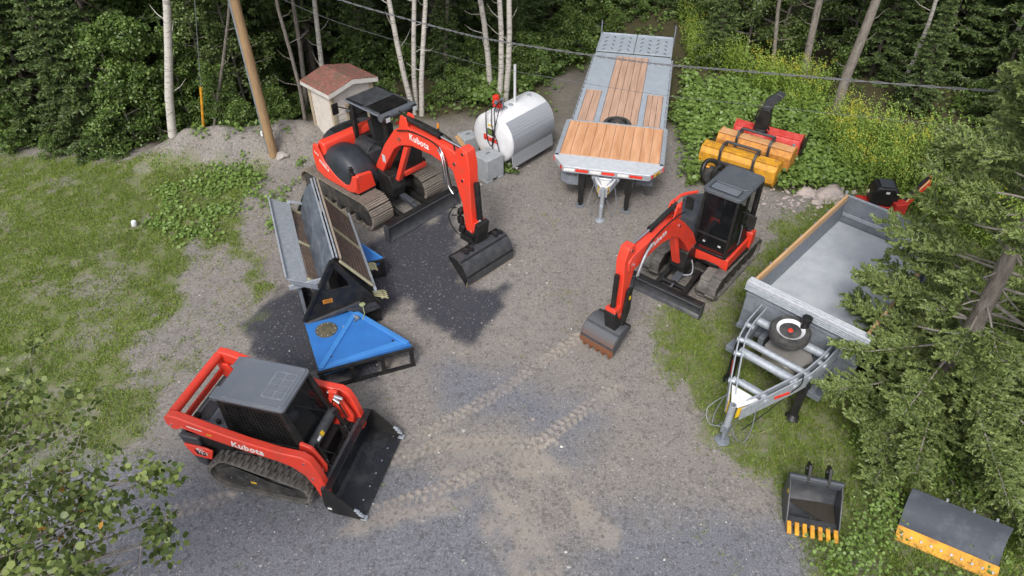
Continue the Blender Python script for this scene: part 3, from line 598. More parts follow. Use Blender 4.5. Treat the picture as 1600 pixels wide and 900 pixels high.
    MB().beam((-.1, 1.02, 1.55), (.35, 1.28, 1.6), .14, .05).build('red_mirror_arm', RED, T, .01)
    mr = MB().tube([(-.42, -.1, 2.2), (-.5, -.3, 2.3), (-.5, -.36, 2.3)], .014).box((-.5, -.4, 2.28), (.03, .16, .26)).build('mirror', BLACK, T)
    # swing post, boom, stick, bucket
    X = plane_xf(0, -.1, -2)
    MB().prism([(.55, .55), (1.12, .5), (1.2, .75), (1.08, 1.05), (.62, 1.1), (.5, .8)], -.3, .1).cyl((.85, -.1, .3), (.85, -.1, 1.05), .16).build('swing_post', BLACK, T, .02)
    boom = [(.46, .98), (.56, .88), (.75, .98), (1.05, 1.5), (1.36, 2.08), (1.6, 2.32), (2.0, 2.46), (2.65, 2.5), (3.1, 2.45), (3.38, 2.38), (3.5, 2.5), (3.5, 2.78), (3.35, 2.86), (2.74, 2.9), (1.95, 2.87), (1.65, 2.78), (1.42, 2.58), (1.0, 1.95), (.55, 1.15)]
    b = xf(MB().prism(boom, -.115, .115).build('boom', RED, T, .018, 40), X)
    q = MB(); bolts(q, [(.58, -.13, 1.02), (3.4, -.13, 2.6), (1.62, -.13, 2.5)], (0, -1, 0), .04, .02); xf(q.build('pivot_pin', CHROME, b), X)
    q = xf(MB().prism([(1.18, 1.0), (1.3, .98), (1.78, 2.3), (1.64, 2.3)], -.06, .06).build('boom_cylinder_guard', RED, T, .015), X)
    lettering('Kubota', .2, X @ Vector((2.28, -.1175, 2.67)), (math.cos(math.radians(-2)), math.sin(math.radians(-2)), -.02), (0, 0, 1), WHREF, b, bold=.004)
    xf(MB().prism([(.86, 1.4), (.97, 1.4), (.97, 1.6), (.86, 1.6)], -.118, -.115).build('decal', ALU, b), X)
    xf(hydr(T, (1.8, 0, 3.0), (3.64, 0, 2.95), .06, .58), X)
    xf(MB().prism([(1.62, 2.76), (1.95, 2.86), (1.88, 3.08), (1.72, 3.08)], -.12, -.08).prism([(1.62, 2.76), (1.95, 2.86), (1.88, 3.08), (1.72, 3.08)], .08, .12).build('cylinder_bracket', RED, b, .01), X)
    stick = [(3.58, 3.04), (3.76, 3.0), (3.82, 2.7), (3.82, 2.3), (3.82, 1.5), (3.84, 1.1), (3.84, .82), (3.78, .72), (3.68, .74), (3.62, .9), (3.56, 1.6), (3.42, 2.1), (3.3, 2.45), (3.4, 2.8)]
    st = xf(MB().prism(stick, -.125, .125).build('dipper_arm', RED, T, .018, 40), X)
    xf(MB().prism([(3.8, .98), (3.94, 1.2), (4.02, 1.12), (3.9, .86)], -.14, .14).build('link_bracket', RED, st, .01), X)
    q = MB(); bolts(q, [(3.78, -.125, .82), (3.66, -.125, 2.92), (3.62, -.125, 2.3)], (0, -1, 0), .035, .02); xf(q.build('pivot_pin', CHROME, st), X)
    xf(hydr(T, (3.9, 0, 2.3), (3.96, 0, 1.15), .065, .9), X)
    xf(MB().prism([(3.64, .62), (4.0, .62), (4.08, 1.12), (3.98, 1.15), (3.9, .8), (3.66, .84)], -.16, .16).build('coupler', BLACK, T, .01), X)
    hoses(T, X, [smoothp([(1.6, -.15, 2.7), (2.1, -.13, 2.84), (2.8, -.13, 2.84), (3.15, -.17, 2.66), (3.3, -.18, 2.1), (3.56, -.17, 1.6)]), smoothp([(1.4, .1, 2.95), (2.3, .08, 3.02), (3.1, .05, 2.98), (3.4, -.1, 2.9)])], BLACK, .016)
    hoses(T, X, [smoothp([(2.92, -.14, 2.74), (3.06, -.18, 2.66), (3.14, -.21, 2.4), (3.14, -.2, 2.1)]), smoothp([(2.98, -.14, 2.82), (3.12, -.19, 2.72), (3.2, -.2, 2.45), (3.24, -.2, 2.05), (3.38, -.2, 1.85)])], CHROME, .02)
    hoses(T, X, [smoothp([(3.4, -.16, 1.5), (3.3, -.3, 1.1), (3.45, -.25, .75), (3.7, -.15, .6)])], BLACK, .014)
    xf(MB().box((3.5, -.12, 1.3), (.1, .12, .22), (0, 12, 0)).box((3.52, -.15, 1.05), (.12, .1, .2), (0, -8, 0)).box((3.56, -.14, .82), (.14, .12, .2), (0, 14, 0)).box((3.66, -.16, .64), (.26, .1, .12)).cyl((3.46, -.2, 1.45), (3.42, -.34, 1.5), .02).cyl((3.48, -.2, 1.2), (3.4, -.3, 1.22), .02).build('hose_guard', BLACK, T, .01), X)
    prof = [(3.84, .52), (3.95, .6), (4.1, .6), (4.24, .5), (4.33, .34), (4.37, .18), (4.35, .03)]
    bucket(T, plane_xf(-.02, -.2, -2), prof, .69, BLACKS, BLACK, 0, mat('worn_lip_steel', (.3, .24, .17), .6, .2, nscale=9))
    for s in (-.45, .42): xf(MB().prism([(3.86, .6), (4.12, .62), (4.12, .67), (3.9, .67)], s-.1, s-.06).prism([(3.86, .6), (4.12, .62), (4.12, .67), (3.9, .67)], s+.06, s+.1).cyl((4.06, s-.12, .65), (4.06, s+.12, .65), .03).build('tilt_cylinder', BLACK, T, .004), X)
    lower_arm(T, .6, 1.6, .27)
excavator_canopy()
def excavator_cab():
    T = thing('excavator', (4.1, 11.92, 0), -129.5, 'small orange-red excavator with closed black cab and rubber tracks', 'excavator')
    for s in (-1, 1):
        a, b = sorted((s*.46, s*.86)); tr = bpy.data.objects.new('crawler_track', None); COL.objects.link(tr); tr.parent = T
        track(tr, [(.76, .3, .27), (-.9, .3, .27)], a, b, 'lug', 40)
    MB().bb(-.7, .6, -.45, .45, .22, .4).cyl((-.1, 0, .38), (-.1, 0, .6), .34, n=28).build('undercarriage', FRM, T, .02)
    dozer_blade(T, 1.5, .83, .33, .28, .5)
    MB().cyl((1.15, -.3, .22), (1.15, .3, .22), .05).build('blade_cross_tube', BLACK, T)
    MB().beam((.75, .02, .52), (1.2, .02, .36), .16, .03).build('blade_cylinder_guard', DKPL, T, .01)
    hydr(T, (.6, .02, .42), (1.4, .02, .25), .05)
    rear = lambda r, a0=105, a1=255: [(-.15+r*math.cos(math.radians(a0+(a1-a0)*k/14)), r*math.sin(math.radians(a0+(a1-a0)*k/14))) for k in range(15)]
    out = [(.52, .82), (.6, .5), (.55, .15), (.3, -.1), (.3, -.3), (.25, -.82)]+rear(.88, 260, 100)
    MB().prism(out[:6]+[(p[0], p[1]) for p in rear(.88, 255, 105)], .58, .68, 'z').build('upper_frame', BLACK, T, .02)
    MB().prism(rear(.9), .6, 1.05, 'z').build('counterweight', RED, T, .04, 40, 3)
    MB().prism(rear(.86), 1.05, 1.28, 'z').build('rear_engine_cover', DKPL, T, .06, 40, 3)
    MB().prism([(.42, .6), (.55, .6), (.58, .7), (.58, .89), (.42, .89)], .02, .8).build('front_sill', RED, T, .02)
    MB().prism([(-.75, .6), (.57, .6), (.58, .89), (-.75, .92)], .75, .81).build('side_sill', RED, T, .02)
    MB().bb(-.5, .48, .02, .76, .66, .88).build('cab_floor', BLACK, T, .01)
    # right hood
    secs = []
    for k in range(11):
        t = k/10; x = -.8+1.0*t; f = .6+.4*math.sin(math.pi*(.12+.78*t))**.5
        secs.append([(x, -.46+.36*f**.5*math.copysign(abs(math.cos(a))**.6, math.cos(a)), .66+.66*f*abs(math.sin(a))**.6) for a in [math.pi*j/14 for j in range(15)]])
    MB().loft(secs).build('side_hood', DKPL, T, 0, 50)
    MB().tube(smoothp([(.22, -.86, .7), (.2, -.86, 1.0), (.0, -.86, 1.2), (-.35, -.85, 1.3), (-.75, -.66, 1.28)]), .035, 8).build('hood_rim', RED, T)
    MB().bb(-.7, .22, -.86, -.8, .62, .82).build('side_panel', RED, T, .02)
    # cab
    kc = set(o.name for o in T.children)
    c = MB(); z0, z1 = .92, 2.28
    for x, y in ((.62, .1), (.62, .78)): c.beam((x, y, z0), (x-.06, y, z1), .055, .06)
    for x, y in ((-.42, .1), (-.42, .8)): c.beam((x, y, z0), (x, y, z1), .09, .1)
    c.beam((.1, .79, z0), (.06, .79, z1), .05, .05)
    for y in (.1, .79): c.beam((-.42, y, z1-.03), (.56, y, z1-.03), .06, .07).beam((-.42, y, z0+.02), (.62, y, z0+.02), .06, .08)
    for x, z in ((.56, z1-.03), (.62, z0+.02), (.6, 1.32), (-.42, z1-.03), (-.42, 1.35)): c.beam((x, .1, z), (x, .79, z), .05, .05)
    cab = c.build('cab_frame', BLACK, T, .012)
    q = MB().plate([(.6, .13, 1.36), (.6, .76, 1.36), (.56, .76, 2.2), (.56, .13, 2.2)], .008).build('windshield', GLASS, cab)
    q = MB().plate([(.625, .13, .9), (.625, .76, .9), (.605, .76, 1.3), (.605, .13, 1.3)], .008).build('lower_windshield', GLASS, cab)
    MB().bb(.622, .627, .27, .32, 1.14, 1.18).bb(.622, .627, .6, .66, 1.14, 1.18).build('decal', ALU, cab)
    MB().plate([(.58, .8, .95), (.12, .8, .95), (.08, .79, 2.2), (.53, .79, 2.2)], .008).build('door_window', GLASS, cab)
    MB().plate([(.07, .8, 1.35), (-.38, .8, 1.35), (-.38, .79, 2.2), (.05, .79, 2.2)], .008).build('side_window', GLASS, cab)
    MB().plate([(-.38, .09, 1.3), (.56, .09, 1.3), (.54, .09, 2.2), (-.38, .09, 2.2)], .008).build('inner_window', GLASS, cab)
    MB().bb(-.4, .1, .775, .8, .84, 1.34).bb(.14, .58, .785, .8, .84, 1.0).build('door_panel', BLACK, cab, .01)
    MB().tube([(.18, .83, 1.05), (.18, .85, 1.1), (.2, .85, 1.5), (.2, .83, 1.55)], .012).build('door_handle', ROOFG, cab)
    MB().box((.0, .45, 1.1), (.42, .42, .12)).box((-.24, .45, 1.4), (.12, .42, .55), (0, -10, 0)).box((-.3, .45, 1.75), (.08, .24, .16), (0, -10, 0)).build('seat', DARKIN, T, .04)
    MB().bb(-.1, .3, .14, .24, .82, 1.22).bb(-.1, .3, .66, .76, .82, 1.22).cyl((.28, .2, 1.2), (.3, .2, 1.4), .02).cyl((.28, .7, 1.2), (.3, .7, 1.4), .02).build('console', DKPL, T)
    def rr(x0, x1, y0, y1, r):
        o = []
        for cx, cy, a0 in ((x1-r, y1-r, 0), (x0+r, y1-r, 90), (x0+r, y0+r, 180), (x1-r, y0+r, 270)):
            o += [(cx+r*math.cos(math.radians(a0+k*30)), cy+r*math.sin(math.radians(a0+k*30))) for k in range(4)]
        return o
    rf = MB().prism(rr(-.48, .66, .05, .86, .1), 2.27, 2.35, 'z').prism(rr(-.44, .3, .09, .82, .1), 2.345, 2.375, 'z').build('cab_roof', ROOFG2, T, .03, 40, 3)
    MB().prism(rr(.3, .56, .17, .72, .04), 2.351, 2.364, 'z').build('roof_window', ROOFG, rf, .004)
    MB().tube([(.33, .15, 2.362), (.58, .15, 2.362), (.58, .74, 2.362), (.33, .74, 2.362)], .008, 6, True).build('roof_seal', BLACK, rf)
    q = MB(); bolts(q, [(.6, .12, 2.35), (.6, .78, 2.35)], (0, 0, 1), .014, .01); q.build('bolt', CHROME, rf)
    for y0, y1, x in ((.84, 1.04, .35), (-.12, -.2, .52)):
        yy = y1; MB().tube([(x, .82 if y0 > 0 else .08, 1.95 if y0 > 0 else 1.9), (x, yy, 1.95)], .012).box((x, yy, 1.8), (.04, .17, .28)).build('mirror', BLACK, T, .015)
    for o in T.children:
        if o.name not in kc:
            S = Matrix.Translation((-.03, -.07, -.03)); o.data.transform(S)
            for c in o.children: c.data.transform(S)
    MB().tube([(-.5, -.05, 1.3), (-.5, -.05, 1.5)], .03).build('exhaust_pipe', BLACK, T)
    X = plane_xf(.0, .0, -2)
    MB().prism([(.4, .42), (.95, .36), (1.05, .6), (.95, .95), (.6, 1.05), (.4, .8)], -.22, .1).cyl((.72, -.06, .2), (.72, -.06, .9), .11).build('swing_post', BLACK, T, .02)
    boom = [(.58, .98), (.7, .86), (.84, .86), (1.12, 1.26), (1.44, 1.6), (1.76, 1.84), (2.2, 1.97), (2.7, 1.98), (3.1, 1.94), (3.22, 2.02), (3.24, 2.24), (3.1, 2.34), (2.4, 2.36), (1.95, 2.3), (1.6, 2.16), (1.34, 1.92), (.84, 1.4)]
    b = xf(MB().prism(boom, -.11, .11).build('boom', RED, T, .014, 40), X)
    lettering('Kubota', .17, X @ Vector((2.3, .1125, 2.17)), (-math.cos(math.radians(-2)), -math.sin(math.radians(-2)), 0), (0, 0, 1), ALU, b, bold=.002)
    q = MB(); bolts(q, [(.72, .11, .98), (3.1, .11, 2.14), (1.55, .11, 1.98)], (0, 1, 0), .03, .02); xf(q.build('pivot_pin', CHROME, b), X)
    xf(MB().prism([(1.12, .8), (1.2, .8), (1.6, 1.8), (1.5, 1.8)], -.08, .08).build('boom_cylinder_guard', RED, T, .012), X)
    xf(hydr(T, (1.62, 0, 2.46), (3.2, 0, 2.48), .05, .55), X)
    xf(MB().prism([(1.5, 2.12), (1.8, 2.26), (1.72, 2.52), (1.56, 2.52)], -.09, -.06).prism([(1.5, 2.12), (1.8, 2.26), (1.72, 2.52), (1.56, 2.52)], .06, .09).cyl((1.64, -.11, 2.46), (1.64, .11, 2.46), .04).build('cylinder_bracket', RED, b, .008), X)
    stick = [(3.08, 2.56), (3.26, 2.56), (3.36, 2.3), (3.32, 1.8), (3.31, .86), (3.26, .72), (3.18, .72), (3.1, .86), (3.08, 1.5), (3.0, 1.9), (2.98, 2.2)]
    st = xf(MB().prism(stick, -.09, .09).build('dipper_arm', RED, T, .014, 40), X)
    q = MB(); bolts(q, [(3.24, .09, .82), (3.18, .09, 2.48), (3.18, .09, 2.12)], (0, 1, 0), .03, .02); xf(q.build('pivot_pin', CHROME, st), X)
    xf(hydr(T, (3.41, 0, 2.0), (3.42, 0, 1.05), .048, .92), X)
    xf(MB().prism([(3.3, 1.05), (3.5, 1.12), (3.5, 1.0), (3.36, .84)], -.11, .11).build('link_bracket', RED, st, .01), X)
    xf(MB().prism([(3.1, .48), (3.42, .5), (3.52, 1.0), (3.44, 1.04), (3.34, .72), (3.14, .74)], -.12, .12).build('coupler', BLACK, T, .01), X)
    hoses(T, X, [smoothp([(1.4, .1, 2.2), (1.9, .13, 2.36), (2.6, .13, 2.34), (2.95, .16, 2.0), (3.05, .15, 1.5), (3.1, .15, .95)])], BLACK, .013)
    hoses(T, X, [smoothp([(2.5, .13, 2.26), (2.76, .16, 2.2), (2.92, .17, 1.98), (2.95, .16, 1.75)]), smoothp([(2.6, .15, 2.3), (2.86, .18, 2.22), (3.0, .19, 1.98), (3.02, .17, 1.8)])], GALV, .016)
    xf(MB().prism([(3.06, 1.5), (3.2, 1.5), (3.28, .62), (3.18, .55), (3.05, .9)], .1, .16).build('thumb_bracket', BLACK, T, .01), X); xf(MB().prism([(3.1, 1.2), (3.16, 1.2), (3.16, 1.3), (3.1, 1.3)], .161, .164).build('decal', YREF, T), X)
    prof = [(3.1, .5), (3.24, .56), (3.4, .55), (3.54, .47), (3.62, .35), (3.65, .23), (3.63, .13)]
    bucket(T, plane_xf(-.0, -.12, -2), prof, .36, RUST, BLACKS, 5, RUST)
    hoses(T, Matrix.Identity(4), [smoothp([(.5, -.1, .7), (.75, .15, .6), (.95, .25, .5), (1.0, .1, .42)])], GALV, .014)
    lower_arm(T, 1.3, 2.8, .2)
excavator_cab()
# ================================================================ wheels and trailers
def spare(name, loc, yaw, label, r=.34, w=.2, tilt=(0, 0), parent=None, cat='tyre', dark=False):
    T = thing(name, loc, yaw, label, cat) if not parent else None
    if T is None:
        T = bpy.data.objects.new(name, None); COL.objects.link(T); T.parent = parent; T.location = loc
    T.rotation_euler = (math.radians(tilt[0]), math.radians(tilt[1]), math.radians(yaw) if not parent else 0)
    m = MB().rings((0, 0, -w/2), (0, 0, 1), [(r*.64, 0), (r*.93, .0), (r*1.0, w*.18), (r*1.0, w*.82), (r*.93, w), (r*.68, w*.98), (r*.66, w*.8), (r*.64, w*.1)], 40)
    for k in range(3): m.rings((0, 0, -w*.22+w*.2*k), (0, 0, 1), [(r*.99, 0), (r*1.012, .005), (r*1.012, .02), (r*.99, .025)], 40)
    m.build('tyre', RUB, T, 0, 40)
    MB().rings((0, 0, -w/2), (0, 0, 1), [(.03, w*.4), (.09, w*.45), (.11, w*.72), (r*.46, w*.62), (r*.56, w*.85), (r*.7, w*1.0), (r*.7, w*.9), (r*.58, w*.7), (r*.5, w*.48)], 32).build('rim', WHITE if not dark else BLACK, T, 0, 40)
    q = MB(); bolts(q, [(.075*math.cos(k*math.pi/3), .075*math.sin(k*math.pi/3), w*.2) for k in range(6)], (0, 0, 1), .01, .015); q.build('wheel_nut', CHROME, T)
    MB().rings((0, 0, w*.18), (0, 0, 1), [(.04, 0), (.045, .03), (.03, .05)], 16).build('hub_cap', RUST if parent or dark else REDREF, T)
    return T
def road_wheels(T, xs, y, r=.37):
    for x in xs:
        for s in (-1, 1):
            w = spare('wheel', (x, s*y, r), 0, None, r, .22, (-90*s, 0), parent=T)
def plate_arm(T, pts, gap, h, m=GALV, name='tongue_arm'):
    o = bpy.data.objects.new(name, None); COL.objects.link(o); o.parent = T
    for g in (-gap/2, gap/2):
        q = MB(); P = [Vector(p) for p in pts]
        secs = []
        for i, p in enumerate(P):
            t = (P[min(i+1, len(P)-1)]-P[max(i-1, 0)]); t.z = 0; t.normalize(); n = Vector((-t.y, t.x, 0))
            c = p+n*g; hh = h*(1-.25*i/(len(P)-1)); zt = Vector((0, 0, min(h, .22)/2)); zb = Vector((0, 0, hh-min(h, .22)/2)); secs.append([c+n*.008+zt, c-n*.008+zt, c-n*.008-zb, c+n*.008-zb])
        q.loft(secs).build('arm_plate', m, o)
        q = MB(); q.loft([[v for v in (s[0]+(s[0]-s[1])*.2+Vector((0, 0, .012)), s[1]+(s[1]-s[0])*.2+Vector((0, 0, .012)), s[1]+(s[1]-s[0])*.2+Vector((0, 0, .001)), s[0]+(s[0]-s[1])*.2+Vector((0, 0, .001)))] for s in secs]).build('arm_flange', GALV, o)
    for i in range(1, len(P)-1):
        q = MB()
        t = (P[i+1]-P[i-1]); t.z = 0; t.normalize(); n = Vector((-t.y, t.x, 0)); c = P[i]
        q.cyl(c-n*(gap/2+.03), c+n*(gap/2+.03), .05, n=14).build('cross_boss', GALV, o)
    return o
def deck_trailer():
    T = thing('deck_trailer', (2.851, 17.03, 0), -102.5, 'long galvanised deck trailer with fir planks and folded slotted ramps', 'flatbed trailer')
    # lower frame
    m = MB().bb(-4.7, .6, -1.19, -1.12, .62, .835).bb(-4.7, .6, 1.12, 1.19, .62, .835)
    for y in (-.6, .6): m.bb(-6.2, 2.6, y-.05, y+.05, .45, .76)
    for k in range(12): m.bb(-4.6+k*.45, -4.55+k*.45, -1.12, 1.12, .68, .78)
    m.bb(.52, .6, -1.19, 1.19, .6, 1.06).build('main_frame', GALV, T, .005)
    def planks(x0, x1, y0, y1, n, z, m_, name, along):
        q = MB()
        for k in range(n):
            a = y0+(y1-y0)*k/n+.005; b = y0+(y1-y0)*(k+1)/n-.005; e = rnd.uniform(-.004, .004)
            q.bb(x0, x1, a, b, z-.04, z+e)
        q.build(name, m_, T, .003)
    planks(-4.55, .52, -.5, .5, 5, .845, WOOD2, 'centre_planks', 0)
    planks(-1.9, .52, -1.1, -.66, 2, .845, WOOD2, 'side_planks', 0); planks(-1.9, .52, .66, 1.1, 3, .845, WOOD2, 'side_planks', 0)
    m = MB()
    for s in (-1, 1):
        a, b = sorted((s*.505, s*1.12)); m.bb(-4.7, -1.905, a, b, .81, .846)
        a, b = sorted((s*.505, s*.655)); m.bb(-1.9, .52, a, b, .81, .85); a, b = sorted((s*1.105, s*1.2)); m.bb(-4.7, .52, a, b, .81, .85)
    m.bb(-4.75, -4.56, -1.12, 1.12, .80, .8435)
    m.build('deck_plates', DECKM, T, .003)
    for s in (-1, 1):
        m = MB().bb(-4.7, .5, s*1.19, s*1.25, .68, .71).bb(-4.7, .5, s*1.25, s*1.265, .68, .8)
        for k in range(18): m.bb(-4.6+k*.29, -4.56+k*.29, s*1.19, s*1.26, .66, .815)
        m.build('side_rail', GALV, T, .002)
        m = MB().bb(.62, 2.45, s*1.3, s*1.315, .9, 1.09)
        for k in range(11): m.bb(.62+k*.18, .66+k*.18, s*1.24, s*1.315, .9, 1.085)
        m.bb(.6, 2.5, s*1.24, s*1.3, 1.075, 1.1).build('side_rail', GALV, T, .002)
        a, b = sorted((s*.01, s*1.17))
        rp = MB().bb(-6.3, -4.8, a, b, .85, .885).bb(-6.34, -6.3, a, b, .8, .92).bb(-6.3, -4.8, s*1.16, s*1.2, .82, .92).build('ramp', DECKM, T, .004)
        q = MB()
        for i in range(4):
            for j in range(4): q.box((-6.05+i*.34+(.1 if j % 2 else 0), s*(.2+j*.26), .886), (.16, .028, .008), (0, 0, s*(28 if j % 2 else -28)))
        q.build('ramp_slots', LBLK, rp)
        MB().cyl((-6.35, s*1.22, .6), (-6.35, s*1.22, 1.3), .025).build('ramp_post', GALVD, T)
    # upper deck over the tongue
    q = MB()
    for k in range(10): q.bb(.66, 2.42, -1.2+.24*k+.004, -1.2+.24*(k+1)-.004, 1.06, 1.105+rnd.uniform(-.003, .003))
    q.build('front_planks', WOOD, T, .003)
    MB().bb(.6, .655, -1.24, 1.24, 1.0, 1.112).bb(.6, 2.5, -1.245, -1.205, .95, 1.1).bb(.6, 2.5, 1.205, 1.245, .95, 1.1).bb(.66, 2.5, -1.2, 1.2, 1.0, 1.055).build('upper_frame', GALV, T, .004)
    n = MB().prism([(2.425, -1.3), (2.56, -1.3), (3.0, -1.02), (3.0, 1.02), (2.56, 1.3), (2.425, 1.3)], .96, 1.1, 'z').build('nose_plate', ALU, T, .004)
    n2 = MB().bb(3.0, 3.012, -1.02, 1.02, .955, 1.085).build('nose_face', GALV, T)
    for k, y in enumerate((-.72, -.1, .55)):
        MB().bb(3.012, 3.018, y, y+.3, .99, 1.06).build('reflective_strip', REDREF, n2); MB().bb(3.012, 3.018, y-.28, y-.02, .99, 1.06).build('white_strip', WHREF, n2)
    for s in (-1, 1):
        MB().bb(2.5, 2.57, s*1.3, s*1.318, .97, 1.08).build('marker_light', REDREF, T); MB().box((2.93, s*1.08, 1.03), (.08, .012, .08), (0, 0, -32*s)).build('marker_light', REDREF, T)
    MB().box((2.76, 1.185, 1.02), (.22, .01, .07), (0, 0, -32)).build('decal', YREF, T)
    lettering('M&T', .06, (2.765, 1.193, 1.02), (-.85, .52, 0), (0, 0, 1), LBLK, T)
    for s in (-1, 1):
        plate_arm(T, [(2.1, s*.5, .9), (2.6, s*.36, .9), (2.9, s*.26, .84), (3.25, s*.1, .72)], .09, .2)
        j = MB().bb(2.86, 2.98, s*.56-.06, s*.56+.06, .12, .96).bb(2.84, 3.0, s*.56-.08, s*.56+.08, .5, .95).cyl((2.92, s*.56, .02), (2.92, s*.56, .14), .045).build('jack_leg', BLACK, T, .01)
        MB().rings((2.92, s*.56, 0.0), (0, 0, 1), [(.12, 0), (.13, .02), (.05, .03)], 18).build('jack_foot', GALVD, j)
    MB().tube([(2.98, .6, .9), (3.06, .7, .88), (3.06, .86, .86), (3.08, .9, .74), (3.1, .96, .66), (3.1, 1.05, .64)], .014).build('jack_crank', BLACK, T)
    MB().cyl((2.92, -.3, .82), (2.92, .3, .82), .05).build('cross_tube', GALV, T)
    MB().box((2.72, 0, .86), (.12, .22, .14)).build('winch_box', ALU, T, .03)
    MB().prism([(2.98, -.26), (3.32, -.06), (3.32, .06), (2.98, .26)], .8, .83, 'z').build('coupler_plate', WHREF, T, .003)
    MB().tube([(3.38, 0, .22), (3.38, 0, .86)], .05, 14).bb(3.31, 3.36, -.1, .1, .6, .8).build('coupler_tube', GALV, T)
    MB().cyl((3.38, 0, .1), (3.38, 0, .25), .035).cyl((3.46, -.0, .05), (3.46, 0, .4), .045).rings((3.46, 0, 0), (0, 0, 1), [(.12, 0), (.12, .03), (.05, .05)], 18).build('drawbar_jack', GALV, T)
    for s in (-1, 1):
        MB().plate([(3.12, s*.2, .8), (3.34, s*.07, .8), (3.34, s*.07, .62), (3.16, s*.18, .66)], .01).build('decal', YREF, T); lettering('M&T', .07, (3.24, s*.135, .72), (.85*s*-1, .5, 0) if s > 0 else (.85, .5, 0), (0, 0, 1), LBLK, T)
        MB().tube(smoothp([(3.1, s*.24, .78), (3.2, s*.34, .3), (3.3, s*.26, .05), (3.35, s*.2, .25), (3.3, s*.1, .5)], 6), .008, 6).build('safety_chain', GALVD, T)
    b = MB().prism([(-1.08, .62), (-1.08, .92), (-.5, .92), (-.48, .68), (-.62, .52), (-.9, .52)], 2.3, 2.86, 'x').build('tool_box', GALVD, T, .02); lettering('MK 78', .09, (2.8605, -.82, .8), (0, 1, 0), (0, 0, 1), LBLK, b)
    MB().prism([(.7, .6), (.7, .92), (1.12, .92), (1.12, .62)], 2.2, 2.7, 'x').build('battery_box', ROOFG, T, .03)
    road_wheels(T, (-2.4, -3.3), 1.02, .34)
    spare('spare_wheel', tuple(np.array((2.851, 17.03, .96))+np.array((math.cos(math.radians(-102.5))*.42, math.sin(math.radians(-102.5))*.42, 0))), 0, 'black tyre lying on the planks half under the raised front deck of the long trailer',   .37, .2, dark=True)
deck_trailer()
